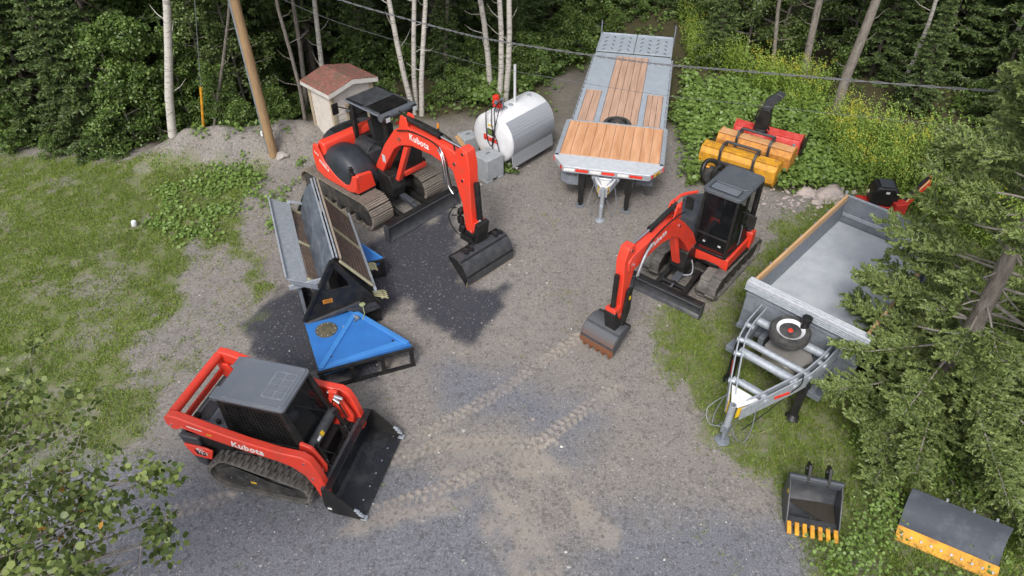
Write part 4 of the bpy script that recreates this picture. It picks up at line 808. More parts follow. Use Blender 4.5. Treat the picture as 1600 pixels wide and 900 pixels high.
def dump_trailer():
    T = thing('dump_trailer', (5.865, 9.62, 0), -134, 'galvanised dump trailer with empty grey bed and wooden side boards, beside the big spruce', 'dump trailer')
    MB().bb(-2.7, 1.2, -1.0, 1.0, .92, .96).build('bed_floor', BEDM, T, .004)
    for s in (-1, 1):
        a, b = sorted((s*1.0, s*1.04)); m = MB().bb(-2.74, 1.2, a, b, .9, 1.47).bb(-2.74, 1.2, s*1.04, s*1.07, .98, 1.06)
        for k in range(7): m.bb(-2.6+k*.6, -2.54+k*.6, s*1.04, s*1.09, 1.0, 1.56)
        m.build('side_wall', GALVD, T, .003)
        MB().bb(-2.7, 1.12, s*.985, s*1.035, 1.475, 1.62).build('side_board', WOOD3, T, .004)
    g = MB().bb(-2.77, -2.73, -1.06, -.005, .92, 1.6).bb(-2.77, -2.73, .005, 1.06, .92, 1.6).build('tailgate', GALVD, T, .004)
    MB().bb(-2.728, -2.70, -.98, -.03, 1.12, 1.2).bb(-2.728, -2.70, .03, .98, 1.12, 1.2).bb(-2.728, -2.715, -1.0, 1.0, 1.57, 1.61).build('gate_rib', GALV, g, .006)
    for s in (-1, 1): MB().cyl((-2.75, s*1.06, 1.0), (-2.75, s*1.06, 1.66), .03).build('gate_hinge', GALV, g)
    MB().prism([(1.2, .98), (1.2, 1.5), (1.24, 1.5), (1.28, .98)], -1.04, 1.06).build('front_wall', GALVD, T, .003)
    m = MB().bb(1.12, 1.3, -1.09, 1.11, 1.6, 1.625)
    for k in range(3): m.cyl((1.15+k*.055, -1.09, 1.628), (1.15+k*.055, 1.11, 1.628), .016, n=8)
    m.build('tarp_housing_top', mat('dull_aluminium', (.55, .57, .6), .4, .3, nscale=8), T)
    m = MB().bb(1.285, 1.3, -1.09, 1.11, 1.44, 1.6)
    for k in range(4): m.cyl((1.3, -1.09, 1.46+k*.038), (1.3, 1.11, 1.46+k*.038), .014, n=8)
    m.build('tarp_housing_face', GALV, T)
    fw = MB().bb(1.2, 1.24, -1.06, 1.08, .62, 1.44).bb(1.24, 1.32, -1.06, 1.08, .56, .64).bb(1.24, 1.27, -.02, .05, .64, 1.44).bb(1.24, 1.27, -1.06, 1.08, 1.32, 1.36).build('headboard', GALVD, T, .004)
    MB().bb(1.241, 1.246, .55, .85, 1.16, 1.22).bb(1.241, 1.246, -.6, -.5, 1.2, 1.26).bb(1.241, 1.246, .2, .3, 1.2, 1.26).bb(1.325, 1.33, .82, .92, .6, .64).build('reflector', REDREF, fw)
    MB().bb(1.2405, 1.245, .5, 1.0, 1.1, 1.25).bb(1.2405, 1.247, -.94, -.7, 1.2, 1.32).build('label_plate', ALU, fw)
    MB().bb(1.2465, 1.2475, -.9, -.76, 1.22, 1.3).bb(1.2405, 1.2455, .5, .95, .98, 1.06).build('black_label', LBLK, fw)
    MB().prism([(.52, 1.0), (.7, 1.04), (.93, 1.02), (.7, 1.0)], 1.246, 1.2485, 'x').build('arrow_decal', YREF, fw)
    MB().cyl((1.3, .86, .6), (1.36, .86, .6), .035).build('marker_light', REDREF, T)
    MB().rings((1.42, .12, 1.0), (0, 0, 1), [(.07, 0), (.07, .5), (.085, .52), (.085, .6), (.05, .62)], 18).build('breather_cap', BLACK, T)
    for s in (-1, 1):
        plate_arm(T, [(1.25, s*.68, 1.14), (1.75, s*.66, 1.12), (2.1, s*.6, 1.06), (2.35, s*.5, .98), (2.85, s*.28, .86), (3.25, s*.08, .72)], .1, .34)
        MB().bb(1.24, 1.9, s*.72-.05, s*.72+.05, .55, .85).bb(1.7, 1.95, s*.78-.12, s*.78+.1, .5, .62).build('frame_bracket', GALVD, T, .01)
        j = MB().bb(2.02, 2.14, s*.62-.06, s*.62+.06, .1, .95).build('jack_leg', BLACK, T, .01); MB().rings((2.08, s*.62, 0), (0, 0, 1), [(.13, 0), (.13, .02), (.05, .1)], 16).build('jack_foot', BLACK, j)
        MB().box((2.6, s*.46, .88), (.3, .008, .06), (0, 0, -24*s)).build('reflective_strip', REDREF, T)
    for x, r, y in ((1.5, .075, .66), (2.02, .06, .6), (2.26, .075, .52), (2.82, .055, .3)):
        MB().cyl((x, -y, 1.1 if x < 1.8 else 1.02-(x-2)*.17), (x, y, 1.1 if x < 1.8 else 1.02-(x-2)*.17), r, n=20).build('cross_tube', GALV, T)
    MB().bb(2.7, 2.78, -.2, .22, .8, .86).build('cross_plate', GALV, T, .005)
    MB().prism([(1.42, -.3), (1.42, .38), (1.6, .5), (1.98, .36), (2.05, .22), (2.0, -.02), (1.8, -.3)], .62, .94, 'z').build('tool_box', mat('brushed_box_steel', (.42, .4, .37), .4, .5, nscale=4), T, .01)
    MB().prism([(2.95, -.25), (3.32, -.05), (3.32, .07), (2.95, .25)], .86, .885, 'z').build('coupler_plate', WHREF, T, .003)
    m = MB(); m.rings((3.36, 0, .3), (0, 0, 1), [(.03, .0), (.055, 0), (.055, .62), (.04, .62), (.04, .3)], 18); m.build('coupler_tube', GALV, T)
    MB().cyl((3.36, 0, .0), (3.36, 0, .34), .035).bb(3.3, 3.42, -.06, .06, .25, .42).rings((3.36, 0, .0), (0, 0, 1), [(.13, 0), (.13, .03), (.05, .05)], 18).build('drawbar_jack', GALVD, T, .004)
    for s in (-1, 1):
        MB().plate([(3.05, s*.21, .84), (3.32, s*.08, .84), (3.32, s*.08, .62), (3.05, s*.2, .7)], .012).build('decal', YREF, T); lettering('M&T', .09, (3.19, s*.157, .75), (-.88, .45, 0) if s > 0 else (.88, .45, 0), (0, 0, 1), LBLK, T)
        MB().tube(smoothp([(3.0, s*.25, .8), (3.1, s*.32, .35), (3.2, s*.3, .08), (3.32, s*.18, .2), (3.34, s*.08, .4)], 5), .008, 6).build('safety_chain', GALVD, T)
    MB().tube(smoothp([(2.2, .56, 1.15), (2.4, .62, 1.1), (2.45, .5, .8), (2.8, .35, .5), (3.2, .2, .3)], 6), .01, 6).build('wiring_cable', BLACK, T)
    MB().tube(smoothp([(3.1, -.2, .8), (3.05, -.36, .5), (3.2, -.45, .3), (3.35, -.3, .2), (3.36, -.08, .3)], 6), .006, 6).build('breakaway_wire', GALV, T)
    st = MB().bb(.75, 1.2, 1.08, 1.3, .98, 1.02).bb(.8, 1.2, 1.08, 1.26, .62, .65)
    for k in range(6): st.bb(.77+k*.07, .81+k*.07, 1.1, 1.28, 1.02, 1.035)
    st.bb(.75, .8, 1.08, 1.12, .62, .98).build('side_step', BLACK, T, .004)
    m = MB()
    for y in (-.45, .45): m.bb(-2.7, 1.6, y-.05, y+.05, .58, .85)
    for k in range(8): m.bb(-2.6+k*.5, -2.54+k*.5, -1.0, 1.0, .84, .915)
    m.build('chassis', GALVD, T, .004)
    road_wheels(T, (-.9, -1.75), .88, .38)
    c, s_ = math.cos(math.radians(-134)), math.sin(math.radians(-134)); lx, ly = 1.62, -.02
    spare('spare_wheel', (5.865+lx*c-ly*s_, 9.62+lx*s_+ly*c, 1.29), -134, 'spare wheel with white rim lying across the tubes of the dump trailer tongue', .335, .2, (0, 6))
dump_trailer()
# ================================================================ screening plant and blue tank
def screener():
    T = thing('screening_plant', (-4, 10, 0), -69, 'black and galvanised soil screener with dark rubber curtain and rusty screens behind the blue tank', 'soil screener')
    for x, d in ((.34, 0), (-2.32, .06)):
        e = bpy.data.objects.new('end_frame', None); COL.objects.link(e); e.parent = T
        MB().prism([(-.1, .02), (-.1, .5), (.24, 1.06), (1.02, 1.06), (1.36, .5), (1.36, .02)], x-.02, x+.02, 'x').build('end_plate', BLACK, e, .004)
        MB().prism([(.24, 1.06), (.56, 1.66+d), (.64, 1.72+d), (.66, 1.62+d), (.62, 1.5+d), (.45, 1.2), (.43, 1.06)], x-.02, x+.02, 'x').prism([(1.02, 1.06), (.72, 1.66+d), (.64, 1.72+d), (.64, 1.62+d), (.68, 1.5+d), (.83, 1.2), (.85, 1.06)], x-.02, x+.02, 'x').build('end_gusset', BLACK, e, .004)
        MB().beam((x+.04, -.1, .5), (x+.04, .62, 1.74+d), .05, .06, (1, 0, 0)).beam((x+.04, 1.36, .5), (x+.04, .64, 1.74+d), .05, .06, (1, 0, 0)).build('end_rim', BLACK, e)
    MB().prism([(-.08, .44), (1.0, .66), (1.02, .58), (-.08, .36)], .365, .42, 'x').prism([(.72, .56), (1.3, .54), (1.36, .42), (1.0, .36)], .365, .45, 'x').build('front_apron', BLACKS, T, .006)
    d = MB().bb(.362, .368, .32, .5, .78, .87).build('warning_label', mat('orange_label', (.75, .28, .02), .5), T)
    MB().bb(.3685, .3695, .335, .485, .835, .855).build('label_heading', LBLK, T)
    q = MB()
    for k in range(3): q.bb(.3685, .3695, .335, .485, .79+.012*k, .795+.012*k)
    q.build('label_text_lines', LBLK, T)
    MB().bb(-2.3, .32, -.08, .0, .02, .3).bb(-2.3, .32, 1.28, 1.36, .02, .3).bb(-2.3, .32, .55, .72, .05, .25).build('base_frame', BLACK, T, .01)
    # rubber curtain and twin ridge rails
    q = MB(); prof = [(.66, 1.76), (.56, 1.7), (.47, 1.56), (.42, 1.4), (.38, 1.24), (.3, 1.14)]; secs = []
    for i in range(24):
        x = -2.28+i*2.6/23; dz = .09*(1-i/23)
        secs.append([(x, y+.012*math.sin(i*1.1+j)+(.02 if j < 1 else 0), z+dz*(1-j*.15)+.01*math.sin(i*.7+j*2)) for j, (y, z) in enumerate(prof)]+[(x, y+.02, z+dz*(1-j*.15)-.015) for j, (y, z) in list(enumerate(prof))[::-1]])
    q.loft(secs).build('rubber_curtain', CURT, T, 0, 60)
    MB().beam((-2.34, .7, 1.9), (.36, .68, 1.8), .035, .04).beam((-2.34, .76, 1.9), (.36, .74, 1.79), .03, .05).build('ridge_rail', GALV, T, .004)
    MB().beam((-2.34, .82, 1.86), (.36, .8, 1.75), .04, .05).build('ridge_beam', mat('weathered_beam', (.3, .25, .2), .8, nscale=9), T, .004)
    # left wing: screens and galvanised tray
    def wing(y0, z0, y1, z1, x0, x1, name):
        w = bpy.data.objects.new(name, None); COL.objects.link(w); w.parent = T
        for a, b in ((x0, (x0+x1)/2-.03), ((x0+x1)/2+.03, x1)):
            q = MB(); n = 9
            q.plate([(a, y0, z0), (b, y0, z0), (b, y1, z1), (a, y1, z1)] if y1 > y0 else [(a, y1, z1), (b, y1, z1), (b, y0, z0), (a, y0, z0)], .012)
            for k in range(n):
                t = (k+.5)/n; q.beam((a, y0+(y1-y0)*t, z0+(z1-z0)*t+.008), (b, y0+(y1-y0)*t, z0+(z1-z0)*t+.008), .02, .014)
            m = int((b-a)/.07)
            for k in range(m):
                t = (k+.5)/m; q.beam((a+(b-a)*t, y0, z0+.014), (a+(b-a)*t, y1, z1+.014), .008, .008)
            q.build('screen_mesh', MESHB, w, 0, 0)
        for x in (x0, (x0+x1)/2, x1): MB().beam((x, y0, z0+.03), (x, y1, z1+.03), .05, .05).build('screen_crossbar', mat('limed_steel', (.38, .36, .24), .7, nscale=9), w, .005)
        return w
    wing(.42, 1.1, .16, 1.34, -2.2, .26, 'left_screen'); wing(.78, 1.6, 1.3, .86, -2.2, .28, 'right_screen')
    tr = MB().plate([(-2.34, -.2, 1.62), (.24, -.2, 1.46), (.3, .15, 1.3), (-2.28, .17, 1.46)], .02).build('tray', GALV, T, .004)
    MB().beam((-2.34, -.21, 1.64), (.24, -.21, 1.48), .03, .07).bb(.3, .34, -.2, .45, 1.26, 1.36).beam((-2.3, .13, 1.5), (-2.25, .45, 1.4), .05, .05).build('tray_flange', GALV, T, .004)
    MB().plate([(.34, -.18, 1.5), (.42, -.1, 1.44), (.42, .3, 1.2), (.34, .36, 1.22)], .03).build('tray_bracket', GALVD, T, .004)
    MB().beam((-2.25, 1.32, .92), (.36, 1.33, .8), .05, .08).build('right_rail', GALV, T, .006)
    MB().bb(.1, .22, -.06, .0, .1, 1.3).bb(-2.1, -1.98, -.06, .0, .1, 1.4).build('post', GALVD, T, .006)
    for x0 in (-.95, .0):
        q = MB()
        for k in range(4): q.tube([(x0+k*.07, 1.3, .5+.02*k), (x0+k*.07, 1.52, .46), (x0+.05+k*.07, 1.56, .46)], .016, 8)
        q.beam((x0, 1.45, .48), (x0+.24, 1.45, .48), .05, .03).build('valve_fittings', mat('pale_brass', (.5, .48, .28), .5, .2), T)
    q = MB().beam((.72, 1.1, .46), (1.0, 1.15, .46), .1, .02)
screener()
def blue_tank(name, loc, yaw, label, full):
    T = thing(name, loc, yaw, label, 'steel tank')
    if full:
        A, B, C, D = (.28, -.1), (.26, .80), (1.66, 1.66), (1.72, -.04)
        MB().prism([A, B, C, D], .3, .44, 'z').build('tank_body', BLUE, T, .008)
        # raised flange along the diagonal, rear and front edges
        MB().beam((1.68, 0.0, .452), (.42, .88, .452), .1, .03).beam((.3, .78, .45), (1.62, 1.6, .45), .1, .04).build('stiffening_rib', BLUED, T, .012)
        MB().plate([(1.69, .06, .442), (1.6, 1.55, .442), (1.48, 1.42, .448), (1.6, .16, .448)], .01).build('front_flange', BLUED, T, .002)
        MB().rings((.72, .26, .44), (0, 0, 1), [(.205, 0), (.205, .014), (.19, .018)], 28).build('manhole_cover', mat('mossy_cover', (.06, .06, .045), .85, col2=(.16, .13, .07), nscale=14), T)
        q = MB(); bolts(q, [(.72+.17*math.cos(k*.7), .26+.17*math.sin(k*.7), .456) for k in range(9)], (0, 0, 1), .012, .012); q.build('bolt', GALV, T)
        MB().bb(.72, .82, .56, .65, .441, .447).build('data_plate', GALV, T, .002); MB().bb(.26, .34, -.1, .06, .44, .47).build('rear_clip', ALU, T, .004)
        v = MB().cyl((.62, .86, .44), (.62, .86, .5), .04).cyl((.58, .82, .5), (.68, .9, .5), .02).cyl((.6, .9, .46), (.7, .8, .47), .015).build('filler_valve', GALVD, T)
        MB().tube([(.72, .95, .46), (.6, 1.02, .5), (.48, 1.02, .62)], .008, 6).rings((.46, 1.02, .62), (0, 0, 1), [(.055, 0), (.06, .015), (.02, .025)], 18).build('filler_cap', mat('lime_stained_cap', (.3, .34, .18), .7), T)
        for p in ((1.45, 1.36), (1.45, .22), (.5, .84)): MB().cyl((p[0], p[1], .44), (p[0], p[1], .452), .022).build('drain_hole', LBLK, T)
        f = MB().beam((1.76, -.08, .42), (1.76, 1.68, .42), .05, .05).beam((1.78, -.06, .03), (1.78, 1.66, .03), .06, .05)
        f.build('front_beam', BLACK, T, .004)
        for y in (-.02, .52, 1.08, 1.62): MB().bb(1.74, 1.8, y-.04, y+.04, .04, .4).build('leg', BLACK, T, .006)
        for p in ((.34, 0), (.3, .7)): MB().bb(p[0], p[0]+.06, p[1], p[1]+.06, .0, .3).build('leg', BLACK, T, .006)
        MB().beam((1.72, -.02, .06), (.36, .0, .06), .06, .06).build('side_beam', BLACK, T, .004)
    else:
        MB().prism([(-1.95, 1.22), (-1.9, 1.34), (-1.06, 1.75), (-1.04, 1.3), (-1.2, 1.28), (-1.2, 1.2)], .3, .44, 'z').build('tank_body', BLUE, T, .008)
        MB().beam((-1.88, 1.34, .45), (-1.06, 1.74, .45), .05, .02).build('stiffening_rib', BLUED, T, .004)
        MB().beam((-1.03, 1.3, .42), (-1.03, 1.76, .42), .05, .05).beam((-1.03, 1.3, .03), (-1.03, 1.76, .03), .06, .05).bb(-1.06, -.98, 1.66, 1.76, .04, .42).build('front_frame', BLACK, T, .004)
        MB().bb(-1.3, -1.05, 1.3, 1.42, .12, .34).build('rubber_mount', RUB, T, .03)
blue_tank('blue_tank', (-4, 10, 0), -69, 'flat blue steel tank with dark round cover, standing in front of the screener', True)
blue_tank('blue_tank', (-4, 10, 0), -69, 'corner of a blue steel tank showing right of the screener', False)
# ================================================================ shed, fuel tank, blocks, pole
def shed():
    o = G(505, 236); T = thing('storage_shed', (-4.7, 16.88, -.05), 46, 'small cream wooden shed with reddish shingle roof beside the large excavator', 'shed')
    W, D, Hh = 1.26, 1.0, 1.84     # local x along the front wall, y backwards; the near corner is at 0,0
    def wall(p, q, name):
        m = MB(); n = 13; a = Vector(p); b = Vector(q); t = (b-a).normalized(); nn = Vector((t.y, -t.x, 0))
        for k in range(n):
            z0 = Hh*k/n; z1 = Hh*(k+1)/n; c = [a-nn*0+Vector((0, 0, z0)), b+Vector((0, 0, z0)), b+Vector((0, 0, z1)), a+Vector((0, 0, z1))]
            m.add([c[0]+nn*.02, c[1]+nn*.02, c[2]+nn*.006, c[3]+nn*.006, c[0], c[1], c[2], c[3]], [(0, 1, 2, 3), (4, 7, 6, 5), (0, 4, 5, 1), (3, 2, 6, 7), (0, 3, 7, 4), (1, 5, 6, 2)])
        return m.build(name, CREAM, T, 0, 0)
    CREAM = mat('cream_siding', (.6, .55, .5), .7, col2=(.5, .455, .41), nscale=6)
    TRIM = mat('tan_trim', (.42, .35, .24), .75, col2=(.34, .28, .2), nscale=5)
    wall((0, 0, 0), (W, 0, 0), 'front_wall'); wall((0, D, 0), (0, 0, 0), 'side_wall'); wall((W, 0, 0), (W, D, 0), 'side_wall'); wall((W, D, 0), (0, D, 0), 'rear_wall')
    for x, y in ((0, 0), (W, 0), (0, D), (W, D)): MB().bb(x-.05, x+.05, y-.05, y+.05, 0, Hh).build('corner_trim', TRIM, T, .004)
    MB().bb(.36, .44, -.04, -.02, 0, 1.33).bb(1.02, 1.1, -.04, -.02, 0, 1.33).bb(.36, 1.1, -.04, -.02, 1.3, 1.38).build('door_frame', TRIM, T, .003)
    d = MB().bb(.44, 1.02, -.03, -.021, .02, 1.3).build('door', DARKIN, T)
    MB().box((.38, -.08, 1.2), (.18, .03, .04), (0, 20, 0)).build('door_hinge', GALVD, d)
    # roof: gable running front-back, white fascia
    rl = [(-.13, Hh-.02), (W/2, Hh+.16), (W+.13, Hh-.02)]
    fx = MB().prism([(-.13, Hh-.12), (-.13, Hh+.0), (W/2, Hh+.17), (W+.13, Hh+0), (W+.13, Hh-.12), (W/2, Hh+.05)], -.16, -.13).prism([(-.13, Hh-.12), (-.13, Hh+.0), (W/2, Hh+.17), (W+.13, Hh+0), (W+.13, Hh-.12), (W/2, Hh+.05)], D+.13, D+.16).bb(-.16, -.13, -.16, D+.16, Hh-.12, Hh-.0).bb(W+.13, W+.16, -.16, D+.16, Hh-.12, Hh-.0)
    fx.build('fascia', mat('off_white_fascia', (.62, .6, .56), .6, nscale=4), T)
    MB().prism([(0, Hh-.05), (W, Hh-.05), (W, Hh), (W/2, Hh+.13), (0, Hh)], 0, D).build('gable', CREAM, T)
    SH = mat('red_shingles', (.2, .075, .06), .95, col2=(.32, .16, .12), nscale=14, bump=.5)
    SH2 = mat('brown_shingles', (.19, .11, .08), .95, nscale=14, bump=.5)
    pick = [rnd.random() < .3 for _ in range(154)]
    for mt, par in ((SH, 0), (SH2, 1)):
        m = MB()
        for s in (0, 1):
            for i in range(7):
                for j in range(11):
                    if pick[s*77+i*11+j] != bool(par): continue
                    a = i/7; b = (i+1)/7+.03
                    xa = (W/2)+( -1 if s == 0 else 1)*(W/2+.14)*a; xb = W/2+(-1 if s == 0 else 1)*(W/2+.14)*b
                    za = Hh+.19-.19*a; zb = Hh+.19-.19*b+.008
                    y0 = -.16+(D+.32)*j/11; y1 = -.16+(D+.32)*(j+1)/11-.002
                    m.add([(xa, y0, za), (xb, y0, zb), (xb, y1, zb), (xa, y1, za), (xa, y0, za-.012), (xb, y0, zb-.012), (xb, y1, zb-.012), (xa, y1, za-.012)], [(0, 1, 2, 3), (4, 7, 6, 5), (0, 4, 5, 1), (3, 2, 6, 7), (0, 3, 7, 4), (1, 5, 6, 2)])
        m.build('roof_shingles', mt, T, 0, 0)
shed()
def fuel_tank():
    T = thing('fuel_tank', (0.4, 16.36, 0), 49, 'white horizontal fuel tank with silver side and red hand pump, near the forest edge', 'fuel tank')
    T.scale = (.88,)*3; cy, cz, R = .58, .98, .77; x0, x1 = -.88, 1.05
    MB().rings((x0-.1, cy, cz), (1, 0, 0), [(R*.45, 0), (R*.8, .03), (R*.95, .07), (R, .13), (R, x1-x0+.07), (R*.95, x1-x0+.13), (R*.8, x1-x0+.17), (R*.4, x1-x0+.2)], 56).build('tank_shell', WHITE, T, 0, 40)
    # quilted silver cladding on the near side, standing on a skirt
    QL = bpy.data.materials.new('quilted_silver_sheet'); QL.use_nodes = True; nt = QL.node_tree; b = nt.nodes['Principled BSDF']
    b.inputs['Base Color'].default_value = (.42, .44, .48, 1); b.inputs['Metallic'].default_value = .35; b.inputs['Roughness'].default_value = .38
    tc = nt.nodes.new('ShaderNodeTexCoord'); vo = nt.nodes.new('ShaderNodeTexVoronoi'); vo.inputs['Scale'].default_value = 24; vo.inputs['Randomness'].default_value = .05
    bp = nt.nodes.new('ShaderNodeBump'); bp.inputs['Strength'].default_value = .8; bp.inputs['Distance'].default_value = .02
    nt.links.new(tc.outputs['Object'], vo.inputs['Vector']); nt.links.new(vo.outputs['Distance'], bp.inputs['Height']); nt.links.new(bp.outputs[0], b.inputs['Normal'])
    q = MB(); out = []; inn = []
    for k in range(15):
        a = math.radians(52-(52+25)*k/14); out.append((cy-(R+.018)*math.cos(a), cz+(R+.018)*math.sin(a)))
    out.append((cy-R-.0, .26)); 
    inn = [(y+.03, z) for y, z in out[::-1]]
    q.prism(out+inn, x0+.04, x1-.02, 'x').build('side_cladding', QL, T, 0, 30)
    MB().bb(x0+.2, x0+.3, .1, 1.1, 0, .35).bb(x1-.4, x1-.3, .1, 1.1, 0, .35).bb(x0+.1, x1-.1, .06, .12, 0, .1).build('saddle', GALVD, T, .01)
    MB().cyl((.1, cy, cz+R-.02), (.1, cy, cz+R+1.15), .04, n=14).build('vent_pipe', ALU, T)
    for x in (-.35, -.1, .75): MB().rings((x, cy-.02, cz+R-.01), (0, 0, 1), [(.07, 0), (.07, .04), (.05, .05)], 18).build('filler_cap', GALV, T)
    P = MB().rings((-.72, cy, cz+R+.26), (.2, -1, .1), [(.05, -.1), (.1, -.08), (.11, .02), (.06, .06)], 18).box((-.72, cy, cz+R+.42), (.16, .14, .2)).box((-.66, cy-.08, cz+R+.2), (.12, .12, .14)).build('pump', REDREF, T, .02)
    MB().cyl((-.72, cy, cz+R-.03), (-.72, cy, cz+R+.3), .03).cyl((-.62, cy, cz+R+.3), (-.45, cy, cz+R+.3), .03).cyl((-.45, cy, cz+R), (-.45, cy, cz+R+.34), .045).box((-.8, cy-.08, cz+R+.36), (.08, .08, .1)).build('pump_fitting', GALVD, P)
    xf_ = x0-.13
    MB().tube(smoothp([(-.72, cy-.08, 2.1), (-.98, cy+.1, 1.95), (xf_, cy+.14, 1.5), (xf_-.02, cy+.08, 1.0), (xf_-.02, cy-.05, .82), (xf_-.02, cy-.16, 1.0), (xf_, cy-.2, 1.5), (-.95, cy-.16, 2.0), (-.6, cy-.12, 2.1), (-.75, cy-.2, 2.05), (xf_-.03, cy-.3, 1.7), (xf_-.03, cy-.12, .95), (xf_-.03, cy-.22, .5), (xf_-.03, cy-.4, .55), (xf_-.03, cy-.32, 1.0), (xf_-.02, cy-.1, 1.5), (-.95, cy-.04, 2.0)], 8), .014, 8).build('fuel_hose', BLACK, T)
    e = x0-.121
    MB().bb(e, e+.02, cy-.12, cy+.1, 1.14, 1.32).build('black_sticker', LBLK, T)
    for k in range(3): MB().bb(e-.004, e, cy-.06+.05*k, cy-.04+.05*k, 1.16, 1.3).build('green_stroke', mat('lime_stroke', (.3, .5, .1), .5), T)
    MB().bb(e, e+.02, cy-.12, cy+.1, 1.34, 1.5).build('white_sticker', WHREF, T); MB().bb(e-.003, e, cy-.1, cy+.08, 1.42, 1.47).build('yellow_sticker', YREF, T)
    lettering('Sonic', .23, (e-.004, cy-.02, 1.02), (0, -1, 0), (0, 0, 1), REDREF, T, bold=.014)
    MB().tube([(x1+.05, cy, 1.2), (x1+.35, cy, 1.2), (x1+.5, cy+.05, 1.2)], .035).tube([(x1+.05, cy-.05, .9), (x1+.4, cy-.05, .9), (x1+.4, cy-.05, 1.2)], .035).rings((x1+.5, cy, 1.2), (1, 0, 0), [(.03, 0), (.06, .02), (.06, .06), (.03, .08)], 14).build('outlet_pipes', ALU, T)
fuel_tank()
def conc_block(loc, yaw, s, h, label):
    T = thing('concrete_block', loc, yaw, label, 'concrete block')
    MB().prism([(-s/2, -s/2), (s/2, -s/2), (s/2, s/2), (-s/2, s/2)], .08, h, 'z').bb(-s/2, -s*.15, -s/2, s/2, 0, .08).bb(s*.15, s/2, -s/2, s/2, 0, .08).build('block_body', CONC, T, .02)
    MB().tube(smoothp([(-.06, 0, h-.01), (-.04, 0, h+.04), (.04, 0, h+.04), (.06, 0, h-.01)], 4), .012, 8).build('lifting_ring', GALVD, T)
conc_block((-.62, 15.67, 0), 44, .58, .66, 'pale grey concrete block on the gravel in front of the white fuel tank')
conc_block((-1.2, 17.0, 0), 30, .45, .5, 'grey concrete block partly hidden behind the raised boom of the large excavator')
o = MB().bb(-.16, .16, -.1, .1, 0, .32).cyl((0, 0, .32), (0, 0, .38), .05).build('jerry_can', YEL, None, .03)
o.location = (-.93, 16.25, 0); o.rotation_euler = (0, 0, .5); tag(o, 'yellow container standing behind the pale concrete block by the excavator boom', 'fuel can')
T = thing('marker_post', (*G(687, 232)[:2], 0), 0, 'thin black post with an orange tip standing on the gravel left of the fuel tank', 'post')
MB().cyl((0, 0, 0), (0, 0, .62), .03).build('post_shaft', BLACK, T); MB().rings((0, 0, .62), (0, 0, 1), [(.035, 0), (.04, .1), (.01, .16)], 12).build('post_tip', mat('orange_plastic', (.8, .28, .03), .5), T)
o = MB().beam((0, 0, 0), (-.55, .55, .62), .04, .06).beam((.06, .05, 0), (-.5, .62, .6), .03, .05).build('lumber', WOOD3, None); o.location = (-.95, 16.1, 0.02); tag(o, 'pale wooden sticks leaning behind the tip of the large excavator boom', 'lumber')
# utility pole
gp = G(430, 252); T = thing('utility_pole', (gp[0], gp[1], -.1), 0, 'brown wooden utility pole standing in the gravel bank left of the shed', 'utility pole')
MB().tube([(0, 0, 0), (0, 0, 9.2)], [.12, .09], 18).build('pole_shaft', POLE, T)
MB().box((-.12, -.02, 2.6), (.05, .04, 5.0)).build('cable_conduit', GALVD, T, .01); MB().box((-.15, -.04, .95), (.05, .07, .12)).build('conduit_strap', WHREF, T)
q = MB().beam((-1.1, 0, 8.6), (1.1, 0, 8.6), .1, .12).build('crossarm', POLE, T)
for x in (-1, -.4, .4, 1): MB().rings((x, 0, 8.66), (0, 0, 1), [(.02, 0), (.02, .06), (.06, .08), (.04, .18)], 12).build('insulator', GALVD, q)
g1 = G(320, 228); T = thing('guy_wire', (g1[0], g1[1], 0), 0, 'thin steel guy wire with yellow plastic guard left of the utility pole', 'guy wire')
top = Vector((gp[0]-g1[0], gp[1]-g1[1], 8.3)); MB().cyl((0, 0, 0), top, .008, n=6).build('wire', GALVD, T); MB().cyl(top*.02, top*.02+top.normalized()*1.7, .036, n=12).build('wire_guard', YEL, T)
# overhead service cable: measured along the vertical plane from the pole towards the house side
a = math.radians(-25.58); pts = []
for d_, z_ in ((0, 5.3), (2.49, 4.72), (5.66, 4.42), (7.1, 4.385), (9.68, 4.47), (11.39, 4.62), (15.6, 5.05), (19, 5.7), (24, 7.0)): pts.append((gp[0]+.0+d_*math.cos(a), gp[1]+d_*math.sin(a), z_))
sp = smoothp(pts, 10); m = MB().tube(sp, .006, 6)
for ph in (0, math.pi):
    m.tube([p+Vector((.02*math.sin(i*1.7+ph)*.5, .012*math.cos(i*1.7+ph), .016*math.cos(i*1.7+ph))) for i, p in enumerate(smoothp(pts, 24))], .006, 5)
tag(m.build('overhead_cable', mat('grey_cable', (.12, .12, .13), .6), None), 'twisted overhead electric cable crossing above the yard in front of the forest', 'power cable')
pts2 = [(p[0]+.0, p[1]+.3, p[2]-.62-.02*i) for i, p in enumerate(pts)]
tag(MB().tube(smoothp(pts2, 10), .004, 5).build('overhead_cable', mat('grey_cable', (.12, .12, .13), .6), None), 'very thin lower cable crossing above the long deck trailer', 'telephone cable')
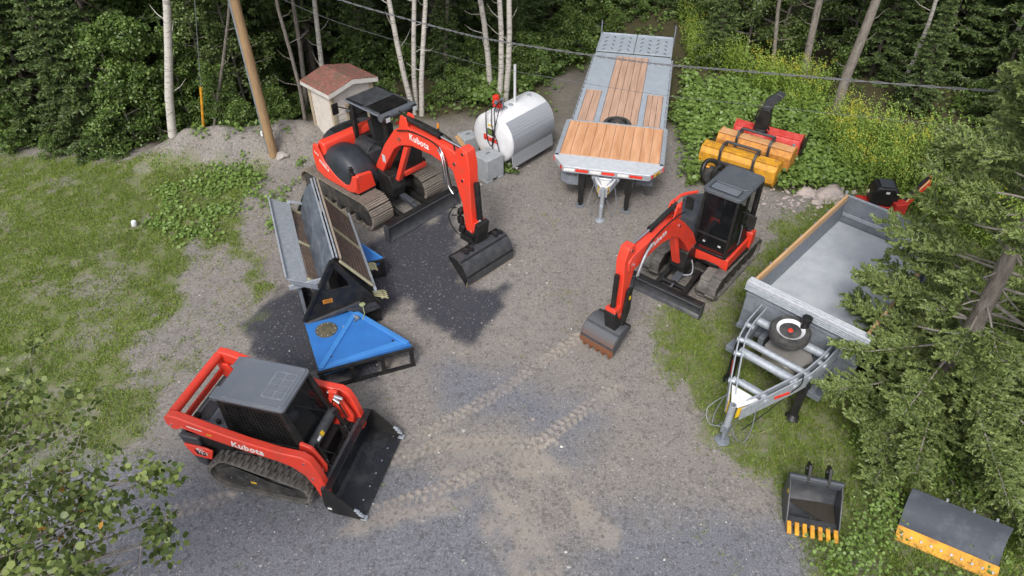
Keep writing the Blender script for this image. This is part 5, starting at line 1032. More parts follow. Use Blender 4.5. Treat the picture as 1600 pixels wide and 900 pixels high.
# ================================================================ attachments stored in the weeds
def pusher(loc, yaw, label, m1, m2, w, name='snow_pusher'):
    T = thing(name, loc, yaw, label, 'plow attachment')
    MB().shell([(.34, .62), (.12, .62), (.0, .48), (.0, .16), (.12, .03), (.5, .02)], -w/2, w/2, .02).build('mouldboard', m1, T, .004, 20)
    for s in (-1, 1): MB().prism([(.02, .1), (.0, .4), (.1, .62), (.4, .66), (.62, .5), (.62, .02), (.1, .02)], s*w/2, s*(w/2+.02)).build('end_plate', m1, T, .004)
    MB().bb(.08, .36, -w/2, w/2, .62, .66).build('top_flange', m2, T, .006)
    for y in (-w*.22, w*.22): MB().prism([(-.1, .1), (-.12, .72), (.0, .84), (.3, .82), (.34, .66), (.28, .66), (.24, .74), (.02, .76), (-.04, .68), (-.02, .1)], y-.03, y+.03).build('hitch_bracket', BLACKS, T, .01)
    MB().bb(-.1, -.02, -w*.25, w*.25, .3, .4).cyl((.24, -w*.22, .82), (.24, w*.22, .82), .035).build('hitch_crossbar', BLACKS, T, .006)
    q = MB(); bolts(q, [(.3, -w/2+.12+k*(w-.24)/5, .66) for k in range(6)], (0, 0, 1), .014, .01); q.build('bolt', GALVD, T)
    return T
pusher((5.75, 15.58, 0), 55, 'bright yellow plow with black hitch frame behind the small excavator cab', YEL, YEL, 1.98)
pusher((6.27, 16.1, 0.1), 55, 'orange plow with a faded salmon top between the yellow plow and the red snow blower', ORG, YELF, 1.95)
T = thing('hydraulic_reel', (4.95, 15.2, 0), 20, 'black hooked steel attachment lying left of the yellow plow', 'attachment')
MB().tube(smoothp([(0, 0, .1), (-.1, .1, .4), (.05, .2, .6), (.3, .15, .55), (.4, 0, .3)], 6), .06, 10).tube(smoothp([(.1, -.2, .1), (.05, -.15, .45), (.3, -.1, .6), (.5, -.1, .3)], 6), .05, 10).build('hook_frame', BLACK, T)
MB().rings((.1, 0, .3), (0, 1, 0), [(.05, -.12), (.22, -.1), (.22, .1), (.05, .12)], 20).build('reel_drum', RUB, T); hydr(T, (.2, -.3, .5), (.75, -.3, .35), .04)
MB().rings((0, .05, .52), (0, 0, 1), [(.05, 0), (.055, .03), (.01, .06)], 12).build('reel_cap', ORG, T)
def snow_blower():
    T = thing('snow_blower', (6.83, 16.78, 0.05), -32, 'red snow blower attachment with tall black chute, standing in the weeds', 'snow blower')
    w = 1.75
    MB().shell([(-.0, .62), (-.02, .3), (.1, .1), (.3, .04)], -w/2+.0, w/2, .02).build('housing_back', PINKRED, T)
    # local x is across here: housing runs along x, opening away from the camera
    bpy.data.objects.remove(T.children[0])
    prof = [(.0, .62), (-.03, .55), (-.06, .3), (.0, .1), (.15, .02), (.45, .02)]
    MB().prism([(y, z) for y, z in prof]+[(y+.02, z+.015) for y, z in prof[::-1]], -w/2, w/2, 'x').build('housing_back', PINKRED, T, .003)
    MB().bb(-w/2, w/2, -.02, .3, .62, .66).build('housing_top', PINKRED, T, .006)
    for s in (-1, 1): MB().prism([(-.05, .1), (-.06, .62), (.1, .78), (.2, .66), (.5, .6), (.5, .02), (.05, .02)], s*w/2, s*(w/2+.02), 'x').build('end_plate', PINKRED, T, .004)
    MB().bb(w/2+.08, w/2+.11, -.05, .5, -.02, .66).build('side_cutter', BLACK, T, .005)
    MB().rings((-.18, -.0, .3), (0, -1, 0), [(.3, 0), (.3, .14), (.22, .2), (.05, .22)], 28).build('fan_housing', PINKRED, T, 0)
    MB().bb(-w/2, w/2, -.18, -.05, .04, .12).bb(-.55, -.48, -.3, -.05, .1, .6).bb(.12, .19, -.3, -.05, .1, .6).build('mount_frame', RED_D, T, .006)
    q = MB(); bolts(q, [(s*x, -.06, z) for s in (-1, 1) for x, z in ((.75, .5), (.62, .25))], (0, -1, 0), .04, .015); q.build('bolt', GALV, T)
    MB().prism([(-.32, .62), (-.36, .85), (-.3, 1.3), (-.04, 1.3), (.0, .85), (-.04, .62)], -.14, .14).rings((-.18, 0, .64), (0, 0, 1), [(.2, 0), (.22, .04), (.2, .1)], 24).build('chute', BLACK, T, .02)
    MB().prism([(-.3, 1.3), (-.22, 1.55), (.02, 1.78), (.2, 1.72), (.02, 1.45), (-.04, 1.3)], -.12, .12).build('chute_deflector', BLACKS, T, .015)
    hydr(T, (-.38, -.14, .95), (-.3, -.14, 1.5), .025); 
    hoses(T, Matrix.Identity(4), [smoothp([(-.3, -.2, .7), (-.5, -.3, .6), (-.6, -.25, .3), (-.3, -.3, .1)]), smoothp([(0, -.2, .8), (.3, -.25, .6), (.5, -.3, .3), (.3, -.3, .1)]), smoothp([(.05, -.2, .75), (.25, -.22, .62), (.38, -.3, .35)])], RED_D, .014)
snow_blower()
def splitter():
    T = thing('wood_chipper', (8.55, 13.55, 0), -12, 'red machine with a boxy black engine cover behind the dump trailer tailgate', 'machine')
    MB().prism([(-.28, .62), (-.3, .9), (-.2, 1.08), (.18, 1.1), (.3, .95), (.3, .62)], -.22, .25).build('engine_cover', BLACK, T, .05, 40, 3)
    MB().box((0, .0, 1.105), (.3, .34, .02)).build('cover_panel', DKPL, T, .006); MB().bb(-.02, .06, -.231, -.226, .95, 1.0).build('label', WHREF, T)
    MB().bb(-.5, .45, -.2, .22, .42, .6).bb(-.5, -.4, -.2, .2, 0, .42).bb(.3, .4, -.2, .2, 0, .42).build('frame', RED_D, T, .02)
    MB().box((.35, -.2, .6), (.3, .24, .34), (0, 0, 20)).build('valve_housing', RED_D, T, .02)
    MB().beam((.25, -.25, .45), (1.05, .55, .95), .14, .18).build('feed_arm', RED, T, .01)
    MB().beam((.4, -.1, .68), (1.0, .5, 1.1), .07, .07).build('arm_cylinder', BLACK, T, .015); MB().cyl((.3, -.3, .58), (1.0, .4, 1.05), .018).build('control_rod', WOOD3, T)
    MB().rings((-.32, .0, .85), (-1, 0, .2), [(.05, 0), (.05, .04), (.02, .05)], 14).build('fuel_cap', mat('pale_brass', (.5, .48, .28), .5, .2), T)
    MB().rings((1.02, .55, 1.08), (0, 0, 1), [(.04, -.03), (.05, 0), (.04, .05)], 12).build('knob', RED_D, T)
splitter()
# digging bucket and grader blade lying at the lower right
def dig_bucket():
    T = thing('digging_bucket', (4.52, 5.78, 0), -14, 'black toothed digging bucket lying open with orange teeth, at the gravel edge', 'excavator bucket')
    # x across, +y away; opening faces up and towards the road
    w = .36
    prof = [(-.26, .1), (-.2, .06), (.02, .02), (.2, .06), (.3, .2), (.33, .36), (.28, .5)]      # (y,z) of the shell: lip, floor, back, top
    m = MB(); m.prism(prof+[(y-.012, z+.022) for y, z in prof[::-1]], -w, w, 'x').build('bucket_shell', BLACKS, T, .003, 60)
    MB().plate([(-w, -.28, .14), (w, -.28, .14), (w, -.12, .12), (-w, -.12, .12)], .025).build('lip_plate', BLACKS, T, .004)
    for s in (-1, 1): MB().prism([(-.3, .1), (-.22, .22), (.1, .46), (.28, .54), (.36, .4), (.32, .18), (.2, .04), (.0, .0), (-.2, .04)], s*w, s*(w+.022), 'x').build('side_plate', BLACKS, T, .004)
    MB().cyl((-w-.03, .3, .53), (w+.03, .3, .53), .045).bb(-w, w, .24, .34, .46, .54).build('top_tube', DKPL, T, .006)
    for x in (-.12, .17):
        MB().prism([(.22, .5), (.28, .6), (.4, .72), (.52, .66), (.5, .5), (.36, .42)], x-.02, x+.02, 'x').cyl((x-.05, .42, .62), (x+.05, .42, .62), .035).build('hinge_ear', BLACK, T, .004)
    for k in range(7):
        x = -w+.03+k*(2*w-.06)/6; MB().prism([(-.44, .1), (-.43, .13), (-.26, .17), (-.22, .13), (-.26, .09)], x-.03, x+.03, 'x').build('tooth', YEL, T, .006)
    MB().bb(-w-.0245, -w-.022, .08, .14, .36, .42).build('decal', YREF, T)
    MB().prism([(-w+.01, .16), (w-.01, .24), (w-.01, -.17), (w-.08, -.18)], .115, .121, 'z').build('settled_dirt', mat('dark_dirt', (.035, .028, .02), .9), T)
dig_bucket()
def grader():
    T = thing('grader_blade', (6.45, 5.42, 0), -30, 'dark curved grader blade with a bolted orange cutting edge lying in weeds', 'grader blade')
    prof = [(-.26, .07), (-.12, .13), (.02, .24), (.13, .38), (.2, .54)]
    m = MB(); w = .66; m.prism(prof+[(y+.015, z-.02) for y, z in prof[::-1]], -w, w, 'x').build('mouldboard', mat('worn_slate_steel', (.036, .044, .06), .6, .2, col2=(.09, .1, .12), nscale=3, lo=.45, hi=.7), T, 0, 60)
    MB().prism([(-.40, .0), (-.41, .025), (-.2, .115), (-.19, .09)], -w-.01, w+.01, 'x').build('cutting_edge', YEL, T, .003)
    q = MB()
    for k in range(10):
        p = Vector((-w+.06+k*(2*w-.12)/9, -.31, .068)); q.cyl(p, p+Vector((0, -.008, .016)), .018, n=10)
    q.build('bolt', GALV, T)
    MB().prism([(.21, .5), (.25, .5), (.2, .3), (.16, .0), (-.05, 0), (.06, .2), (.16, .36)], -w+.05, -w+.08, 'x').prism([(.21, .5), (.25, .5), (.2, .3), (.16, .0), (-.05, 0), (.06, .2), (.16, .36)], w-.08, w-.05, 'x').bb(-.2, .2, .1, .3, .05, .2).build('rear_rib', BLACK, T, .004)
    q = MB()
    for x in (-.2, .15, .45): q.box((x, .22, .55), (.03, .04, .04))
    q.build('top_clip', GALV, T)
grader()
# ================================================================ vegetation
def leaf_mat(name, c1, c2, c3=None, trans=.3, gloss=.25):
    m = bpy.data.materials.new(name); m.use_nodes = True; nt = m.node_tree; N = nt.nodes; L = nt.links; N.remove(N['Principled BSDF'])
    at = N.new('ShaderNodeAttribute'); at.attribute_name = 'tone'
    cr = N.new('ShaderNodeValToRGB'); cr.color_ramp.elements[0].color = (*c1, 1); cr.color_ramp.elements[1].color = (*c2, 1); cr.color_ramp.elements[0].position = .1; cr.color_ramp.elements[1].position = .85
    if c3: e = cr.color_ramp.elements.new(.97); e.color = (*c3, 1)
    L.new(at.outputs['Fac'], cr.inputs[0])
    d = N.new('ShaderNodeBsdfDiffuse'); t = N.new('ShaderNodeBsdfTranslucent'); g = N.new('ShaderNodeBsdfGlossy'); g.inputs['Roughness'].default_value = .45
    L.new(cr.outputs[0], d.inputs[0]); L.new(cr.outputs[0], t.inputs[0]); g.inputs[0].default_value = (1, 1, 1, 1)
    a = N.new('ShaderNodeMixShader'); a.inputs[0].default_value = trans; L.new(d.outputs[0], a.inputs[1]); L.new(t.outputs[0], a.inputs[2])
    b = N.new('ShaderNodeMixShader'); b.inputs[0].default_value = gloss*.12; L.new(a.outputs[0], b.inputs[1]); L.new(g.outputs[0], b.inputs[2]); L.new(b.outputs[0], N['Material Output'].inputs[0])
    return m
LM_ASPEN = leaf_mat('aspen_leaves', (.06, .1, .022), (.15, .215, .055), (.18, .23, .07))
LM_SHRUB = leaf_mat('shrub_leaves', (.07, .125, .025), (.195, .29, .07))
LM_LIGHT = leaf_mat('light_leaves', (.1, .15, .04), (.23, .3, .1))
LM_SPR = leaf_mat('spruce_needles', (.055, .09, .027), (.175, .24, .08), None, .1)
LM_SPRN = leaf_mat('grey_spruce_needles', (.09, .13, .035), (.26, .325, .105), (.3, .35, .12), .12)
LM_BIRCH = leaf_mat('near_birch_leaves', (.075, .115, .025), (.28, .34, .1), (.5, .25, .05), .3)
LM_GRASS = leaf_mat('grass_blades', (.13, .19, .035), (.29, .39, .075), (.36, .35, .14), .25, .1)
LM_COLT = leaf_mat('coltsfoot_leaves', (.11, .18, .035), (.24, .36, .085))
LM_ROD = leaf_mat('goldenrod_leaves', (.16, .25, .035), (.33, .46, .085), None, .3)
LM_YEL = leaf_mat('goldenrod_flowers', (.36, .38, .04), (.6, .52, .05), None, .3)
def npmesh(name, V, F, m, tone=None, parent=None, smooth=False):
    "V (n,3); F (k,s) faces of one size; tone per face"
    me = bpy.data.meshes.new(name); V = np.asarray(V, np.float32); F = np.asarray(F, np.int32); k, s = F.shape
    me.vertices.add(len(V)); me.vertices.foreach_set('co', V.ravel()); me.loops.add(F.size); me.loops.foreach_set('vertex_index', F.ravel())
    me.polygons.add(k); me.polygons.foreach_set('loop_start', np.arange(0, F.size, s)); 
    if smooth: me.polygons.foreach_set('use_smooth', np.ones(k, bool))
    me.update()
    if tone is not None:
        a = me.attributes.new('tone', 'FLOAT', 'FACE'); a.data.foreach_set('value', np.asarray(tone, np.float32))
    me.materials.append(m); o = bpy.data.objects.new(name, me); COL.objects.link(o)
    if parent: o.parent = parent
    return o
def unit(v): return v/np.maximum(np.linalg.norm(v, axis=-1, keepdims=True), 1e-9)
def cards(P, A, B, la, lb, shape='kite'):
    "leaf cards at P: A long axis, B wide axis, sizes la, lb; kite = 4-gon pointed both ends, slightly folded"
    n = len(P); A = A*la[:, None]; B = B*lb[:, None]; 
    C = unit(np.cross(A, B))*(lb*.25)[:, None]
    if shape == 'kite': Q = np.stack([P, P+A*.45+B*.5-C, P+A, P+A*.45-B*.5-C], 1)
    elif shape == 'quad': Q = np.stack([P-B*.5, P+B*.5, P+A+B*.35, P+A-B*.35], 1)
    else:
        Q = np.stack([P, P+A*.15+B*.42, P+A*.6+B*.5, P+A, P+A*.6-B*.5, P+A*.15-B*.42], 1)
    k = Q.shape[1]; return Q.reshape(-1, 3), np.arange(n*k).reshape(n, k)
def rdir(R, n, up=.0, flat=1.):
    d = R.normal(size=(n, 3)); d[:, 2] = d[:, 2]*flat+up; return unit(d)
def leafcloud(R, C, rad, per, size, var=.35, upn=.8, flat=.7):
    "leaves scattered round clump centres C"
    n = len(C)*per; i = np.repeat(np.arange(len(C)), per); rr = np.asarray(rad)[i] if np.ndim(rad) else np.full(n, rad)
    off = unit(R.normal(size=(n, 3)))*(R.rand(n, 1)**.45)*rr[:, None]; off[:, 2] *= flat; P = C[i]+off
    nrm = unit(R.normal(size=(n, 3))*.75+np.array([0, 0, upn])+unit(off)*.5); A = unit(np.cross(nrm, R.normal(size=(n, 3)))); A[:, 2] -= .25; A = unit(A); B = unit(np.cross(nrm, A))
    s = size*(1-var+2*var*R.rand(n)); tone = np.clip(.45+.28*R.normal(size=n)+.22*R.normal(size=len(C))[i], 0, .85); tone[R.rand(n) < .0015] = 1
    return P, A, B, s, s*.8, tone
def limbs_tree(R, H, cb, Rad, nl, sub=5, lean=(0, 0), crook=.25):
    "trunk polyline, limb polylines, clump centres"
    t = np.linspace(0, 1, 9); tr = np.stack([lean[0]*t*H+crook*.3*np.sin(t*5+R.rand()*6)*t, lean[1]*t*H+crook*.3*np.sin(t*4+R.rand()*6)*t, t*H], 1); LB = []; C = []
    for k in range(nl):
        h = cb+(H-cb)*(k+R.rand())/nl; f = (h-cb)/(H-cb); base = np.array([np.interp(h/H, t, tr[:, j]) for j in range(3)])
        az = k*2.4+R.rand(); L = Rad*(.55+.6*R.rand())*(1-.65*f**1.5); up = .15+.5*f+.2*R.rand(); d = np.array([math.cos(az), math.sin(az), up])
        p = [base, base+d*L*.5+np.array([0, 0, -.05]), base+d*L+np.array([0, 0, -.08*L])]; LB.append((p, .012+.02*(1-f)*Rad)); 
        for q in range(sub):
            s = .3+.7*(q+R.rand())/sub; b = p[0]+(p[2]-p[0])*s; e = b+np.array([R.normal(), R.normal(), R.normal()*.5])*.2*L+d*.1*L; C.append(e)
            if q % 2: LB.append(([b, (b+e)/2+.02, e], .008))
    C.append(tr[-1]); return tr, LB, np.array(C)
def wood_obj(name, tr, r0, r1, LB, m, parent, n=9, minr=.0):
    q = MB(); q.tube([tuple(p) for p in tr], [r0+(r1-r0)*k/(len(tr)-1) for k in range(len(tr))], n)
    o = q.build(name, m, parent, 0, 60)
    if LB:
        q = MB()
        for p, r in LB: q.tube([tuple(x) for x in p], [r, r*.7, r*.35] if len(p) == 3 else list(np.linspace(r, r*.3, len(p))), 5)
        q.build('limbs', m, parent, 0, 60)
    return o
PROTO = {}
def copy_tree(root, loc, yaw, sc, label=None, cat=None, group=None, name=None, tilt=(0, 0)):
    r = root.copy(); COL.objects.link(r); r.location = loc; r.rotation_euler = (tilt[0], tilt[1], yaw); r.scale = (sc, sc, sc)
    if label: r['label'] = label
    if cat: r['category'] = cat
    if group: r['group'] = group
    if name: r.name = name
    for ch in list(root.children):
        c = ch.copy(); COL.objects.link(c); c.parent = r
    return r
def decid(kind, seed, H, cb, Rad, nl, per, size, lm, bark, r0, rad=.42, sub=5, shape='kite'):
    R = np.random.RandomState(seed); T = bpy.data.objects.new(kind, None); COL.objects.link(T)
    tr, LB, C = limbs_tree(R, H, cb, Rad, nl, sub); wood_obj('trunk', tr, r0, r0*.3, LB, bark, T)
    P, A, B, la, lb, tone = leafcloud(R, C, rad, per, size); V, F = cards(P, A, B, la, lb, shape); npmesh('crown', V, F, lm, tone, T)
    return T
def spruce(kind, seed, H, cb, Rad, lm, bark, r0, seg=.09, dead=True, step=.3, twl=.3, card=.11, wd=.035):
    R = np.random.RandomState(seed); T = bpy.data.objects.new(kind, None); COL.objects.link(T)
    t = np.linspace(0, 1, 7); tr = np.stack([.03*np.sin(t*6), .03*np.cos(t*5), t*H], 1); LB = []; PP = []; AA = []; TT = []
    h = cb
    while h < H-.1:
        f = (h-cb)/(H-cb); nb = 6 if f < .8 else 4; a0 = R.rand()*6
        for k in range(nb):
            az = a0+k*2*math.pi/nb+R.rand()*.5; L = Rad*(1-f)**.8*(.75+.45*R.rand())+.12; d = np.array([math.cos(az), math.sin(az), 0]); sd = np.array([-d[1], d[0], 0])
            s = np.linspace(0, 1, 7); pts = np.array([[0, 0, h]])+d*(L*s)[:, None]; pts[:, 2] += L*(-.38*s+.26*s**2.2)*(1-.6*f)+.05*R.normal()*s; LB.append(([tuple(p) for p in pts[::2]], .012+.012*L*(1-f)))
            n = max(4, int(L/seg)); inner = .3 if f < .6 else .05
            for i in range(n):
                u = inner+(1-inner)*(i+R.rand())/n; b = np.array([np.interp(u, s, pts[:, j]) for j in range(3)])
                for sg in (-1, 1):
                    l = twl*(1.15-.75*u)*(.7+.6*R.rand())*(.5+.5*L/Rad); dr = unit(d*.75+sd*sg*(.8+.3*R.rand())+np.array([0, 0, -.28+.25*R.rand()])); m = max(2, int(l/(card*.45)))
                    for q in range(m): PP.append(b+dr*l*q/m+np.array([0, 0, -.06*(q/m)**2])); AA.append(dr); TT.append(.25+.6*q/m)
            for q in range(3): PP.append(pts[-1]-d*.05*q); AA.append(d); TT.append(.9)
        h += step*(.8+.4*R.rand())*(1-.3*f)
    for q in range(8): PP.append(np.array([0, 0, H-.25+.04*q])); AA.append(np.array([0, 0, 1.])); TT.append(.8)
    if dead:
        for k in range(14):
            hh = R.rand()*max(cb, .8); az = R.rand()*7; l = .3+.8*R.rand()*Rad*.5; LB.append(([(0, 0, hh), (math.cos(az)*l*.5, math.sin(az)*l*.5, hh-.02), (math.cos(az)*l, math.sin(az)*l, hh-.15)], .009))
    wood_obj('trunk', tr, r0, r0*.15, LB, bark, T)
    P = np.array(PP); A = np.array(AA); T_ = np.array(TT); reps = 3; P = np.repeat(P, reps, 0); A = unit(np.repeat(A, reps, 0)+R.normal(size=(len(P), 3))*.38); n = len(P)
    B = unit(np.cross(A, R.normal(size=(n, 3)))); V, F = cards(P+R.normal(size=(n, 3))*.012, A, B, card*(.7+.6*R.rand(n)), wd*(.7+.6*R.rand(n)), 'quad')
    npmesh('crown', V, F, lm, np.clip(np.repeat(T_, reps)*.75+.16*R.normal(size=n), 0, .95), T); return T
def park(o):
    "first of a kind is itself placed; remember it"
    return o
PR = {}
PR['bush'] = [decid('leafy_tree', 21+i, 4.6, .25, 1.35, 24, 60, .105, LM_SHRUB, BARKG, .05, .36, 5) for i in range(2)]
PR['aspen'] = [decid('aspen_tree', 31+i, 8.5, 2.2, 1.7, 26, 60, .11, LM_ASPEN, BARKG, .1, .45, 5) for i in range(2)]
PR['poplar'] = [decid('poplar_tree', 35+i, 8.0, .7, 1.9, 34, 55, .11, LM_LIGHT, BARKG, .08, .4, 5) for i in range(2)]
PR['high'] = [decid('tall_tree', 41+i, 10.5, 4.6, 2.1, 26, 75, .13, LM_ASPEN, BARKG, .11, .6, 6) for i in range(2)]
PR['birch'] = [decid('birch_tree', 51+i, 9.5, 4.3, 1.5, 22, 55, .1, LM_LIGHT, BARKB, .085, .45, 5) for i in range(2)]
PR['spruce'] = [spruce('spruce_tree', 61+i, 8.5-i, .5, 1.7, LM_SPR, BARKD, .11, .13, True, .42, .42, .16, .06) for i in range(2)]
PR['darkspruce'] = [spruce('spruce_tree', 65, 10.5, 2.6, 2.0, LM_SPR, BARKD, .13, .16, True, .5, .46, .19, .075)]
PR['sapling'] = [spruce('young_spruce', 71, 2.6, .15, .75, LM_SPRN, BARKD, .035, .06, False, .17, .2, .075, .022)]
PR['shrub'] = [decid('forest_shrub', 81+i, 1.5, .12, .8, 14, 42, .085, LM_SHRUB, BARKD, .02, .26, 4) for i in range(3)]
_used = set()
def plant(kind, x, y, label, group=None, yaw=None, sc=1., cat='tree', i=None, lean=(0, 0)):
    L_ = PR[kind]; src = L_[i if i is not None else rnd.randrange(len(L_))]; z = float(terr(x, y))-.05; yaw = rnd.random()*6.28 if yaw is None else yaw
    if src.name not in _used:
        _used.add(src.name); src.location = (x, y, z); src.rotation_euler = (lean[0], lean[1], yaw); src.scale = (sc,)*3; tag(src, label, cat, group); return src
    return copy_tree(src, (x, y, z), yaw, sc, label, cat, group, tilt=lean)
def single_trunk(x, y, topx, toppy, ztop, r, m, label, crown_mesh, name='birch_tree', fork=None, H=10., cat='birch'):
    "tree whose stem was sighted: base on the ground, stem passing through sight line (topx,toppy) at its own distance"
    z0 = float(terr(x, y)); u = (topx-800)/FPX; v = (toppy-450)/FPX; dy = _c-v*_s; dz = -_s-v*_c; t = y/dy; px, pz = u*t, CAM_H+dz*t
    T = thing(name, (x, y, z0-.05), 0, label, cat); s = (px-x)/max(pz-z0, .5); n = 9
    tr = [(s*H*k/n+.05*math.sin(k*1.3+x), .04*math.sin(k*1.7+y), H*k/n) for k in range(n+1)]
    q = MB().tube(tr, [r*(1.12-.75*k/n) for k in range(n+1)], 12)
    if fork: q.tube([(s*fork, .0, fork), (s*fork+.15, .05, fork+.8), (s*fork+.25, .1, fork+2), (s*fork+.4, .1, H)], [r*.8, r*.7, r*.6, r*.2], 10)
    q.build('trunk', m, T, 0, 60)
    c = bpy.data.objects.new('crown', crown_mesh); COL.objects.link(c); c.parent = T; c.location = (s*5, 0, 0)
    q = MB(); R = random.Random(int(x*100))
    for k in range(7):
        h = 1.2+k*.6+R.random()*.3; a = R.random()*6.28; l = .3+.5*R.random(); q.tube([(s*h, 0, h), (s*h+math.cos(a)*l*.6, math.sin(a)*l*.6, h+.12), (s*h+math.cos(a)*l, math.sin(a)*l, h+.3)], [.014, .009, .004], 5)
    q.build('twigs', m, T, 0, 60); return T
CM = {k: [c.data for c in PR[k][0].children if c.data.name.startswith('crown')][0] for k in ('birch', 'high', 'aspen')}
def base(px, py): p = G(px, py); return float(p[0]), float(p[1])
for (bx, by), (tx, ty), r, m, lab, fk in (
    ((284, 247), (256, 0), .1, BARKB, 'white birch with a forked stem left of the utility pole', 3.6),
    ((478, 196), (447, 55), .05, BARKG, 'slim grey dead-looking tree right of the utility pole', None),
    ((502, 150), (493, 0), .075, BARKB, 'pale straight birch behind the roof of the small shed', None),
    ((648, 178), (606, 0), .075, BARKB, 'left white birch of the group of three behind the large excavator, leaning left', None),
    ((651, 172), (645, 0), .07, BARKB, 'middle white birch of the group of three behind the large excavator', None),
    ((660, 180), (662, 0), .07, BARKB, 'right white birch of the group of three behind the large excavator', None),
    ((768, 142), (750, 0), .085, BARKB, 'white birch standing just left of the fuel tank pump', None),
    ((781, 158), (781, 0), .08, BARKB, 'middle white birch behind the fuel tank', None),
    ((790, 156), (796, 0), .085, BARKB, 'white birch touching the vent pipe of the fuel tank', None),
    ((1254, 134), (1277, 20), .11, BARKG, 'grey trunk standing in the goldenrod right of the snow blower chute', None),
    ((1308, 172), (1366, 0), .14, BARKG, 'thick grey leaning trunk behind the goldenrod at the right', None),
    ((1404, 150), (1462, 0), .06, BARKB, 'thin pale trunk rising among spruces at the upper right', None),
    ((1545, 150), (1604, 20), .07, BARKB, 'thin pale trunk near the upper right corner', None),
    ((472, 140), (458, 0), .07, BARKG, 'dim grey trunk left of the shed roof', None),
    ((170, 130), (158, 0), .07, BARKB, 'pale trunk among the bushes at the upper left', None),
    ((186, 145), (172, 0), .06, BARKG, 'grey trunk beside the pale one at the upper left', None),
    ((334, 205), (352, 40), .04, BARKG, 'thin crooked trunk between the yellow wire guard and the utility pole', None),
    ((697, 120), (697, 0), .06, BARKD, 'dim dark trunk in the middle of the forest background', None),
    ((1205, 120), (1218, 20), .06, BARKG, 'thin grey trunk left of the thick goldenrod trunks', None)):
    x, y = base(bx, by); single_trunk(x, y, tx, ty, 3, r, m, lab, CM['birch'] if m is BARKB else CM['high'], 'birch_tree' if m is BARKB else 'forest_tree', fk, 10., 'birch' if m is BARKB else 'tree')
# understory and forest edge trees
for k, (px, py, kind, sc) in enumerate(((15, 215, 'bush', 1.1), (75, 208, 'spruce', .72), (-60, 220, 'bush', 1.1), (140, 228, 'spruce', .55), (175, 222, 'spruce', .62), (215, 226, 'bush', .7), (252, 215, 'bush', .72), (120, 170, 'spruce', .8), (30, 170, 'spruce', .85), (205, 150, 'spruce', .8), (-20, 150, 'spruce', .95), (250, 150, 'bush', .85), (300, 196, 'bush', .62), (335, 165, 'poplar', .62), (380, 150, 'poplar', .66), (352, 205, 'bush', .45), (-150, 180, 'bush', 1.1), (300, 120, 'spruce', .7), (90, 80, 'bush', 1), (210, 90, 'poplar', .9))):
    x, y = base(px, py); plant(kind, x, y, {'bush': 'leafy green tree with low branches at the left forest edge', 'spruce': 'dark green spruce among the leafy trees at the left forest edge', 'poplar': 'pale green poplar behind the left forest edge'}[kind], 'trees along the left forest edge', sc=sc)
for k, (px, py, kind, sc) in enumerate(((1120, 70, 'poplar', .62), (1165, 85, 'poplar', .7), (1215, 90, 'poplar', .75), (1130, 30, 'poplar', .9), (1255, 75, 'poplar', .7), (1320, 100, 'poplar', .62), (1360, 120, 'spruce', .62), (1405, 95, 'spruce', .75), (1450, 130, 'spruce', .7), (1500, 100, 'spruce', .8), (1550, 150, 'spruce', .75), (1600, 120, 'spruce', .9), (1660, 180, 'spruce', .8), (1420, 175, 'spruce', .4), (1560, 210, 'spruce', .5), (1620, 240, 'spruce', .62), (1700, 260, 'spruce', .8), (1480, 60, 'bush', .7), (1560, 80, 'bush', .7), (1340, 60, 'spruce', .8), (1700, 330, 'spruce', .8))):
    x, y = base(px, py); plant(kind, x, y, {'poplar': 'pale leafed poplar at the forest edge above the goldenrod', 'spruce': 'dark spruce at the right forest edge above the goldenrod', 'bush': 'bright green leafy tree between the spruces at the upper right'}[kind], 'trees along the right forest edge', sc=sc)
for k in range(26):
    x = rnd.uniform(-11, 9); y = rnd.uniform(21.5, 28)
    if 1.5 < x < 6.5 and y < 26.5: continue
    plant('spruce', x, y, 'mid-sized spruce filling the gap between the birch trunks', 'spruces between the birch trunks', sc=rnd.uniform(.3, .6))
for x, y in ((1.6, 28.6), (3.1, 29.6), (4.6, 29.0), (6.0, 30.2), (2.4, 31.0), (5.3, 32), (.4, 27.5)):
    plant('spruce', x, y, 'spruce standing behind the rear ramps of the long trailer', 'spruces behind the long trailer', sc=rnd.uniform(.55, .8))
n = 0
while n < 76:
    x = rnd.uniform(-25, 28); y = rnd.uniform(18.3, 38)
    if y < 20.5+(1.5 if -8 < x < 5 else 0) and not (abs(x) > 10 and y > 19): continue
    if 2 < x < 6 and y < 25.5: continue
    kind = rnd.choice(('darkspruce', 'high', 'darkspruce', 'high', 'spruce', 'birch')) if not -9 < x < 2 else rnd.choice(('darkspruce', 'high', 'high', 'birch'))
    if kind == 'high' and y < 23: continue
    plant(kind, x, y, {'darkspruce': 'dark spruce deep in the forest with a bare lower trunk', 'high': 'tall grey trunked tree deep in the forest', 'spruce': 'spruce branched to the ground deep in the forest', 'birch': 'pale birch deep in the forest'}[kind], 'trees deep in the forest', sc=rnd.uniform(.85, 1.15)); n += 1
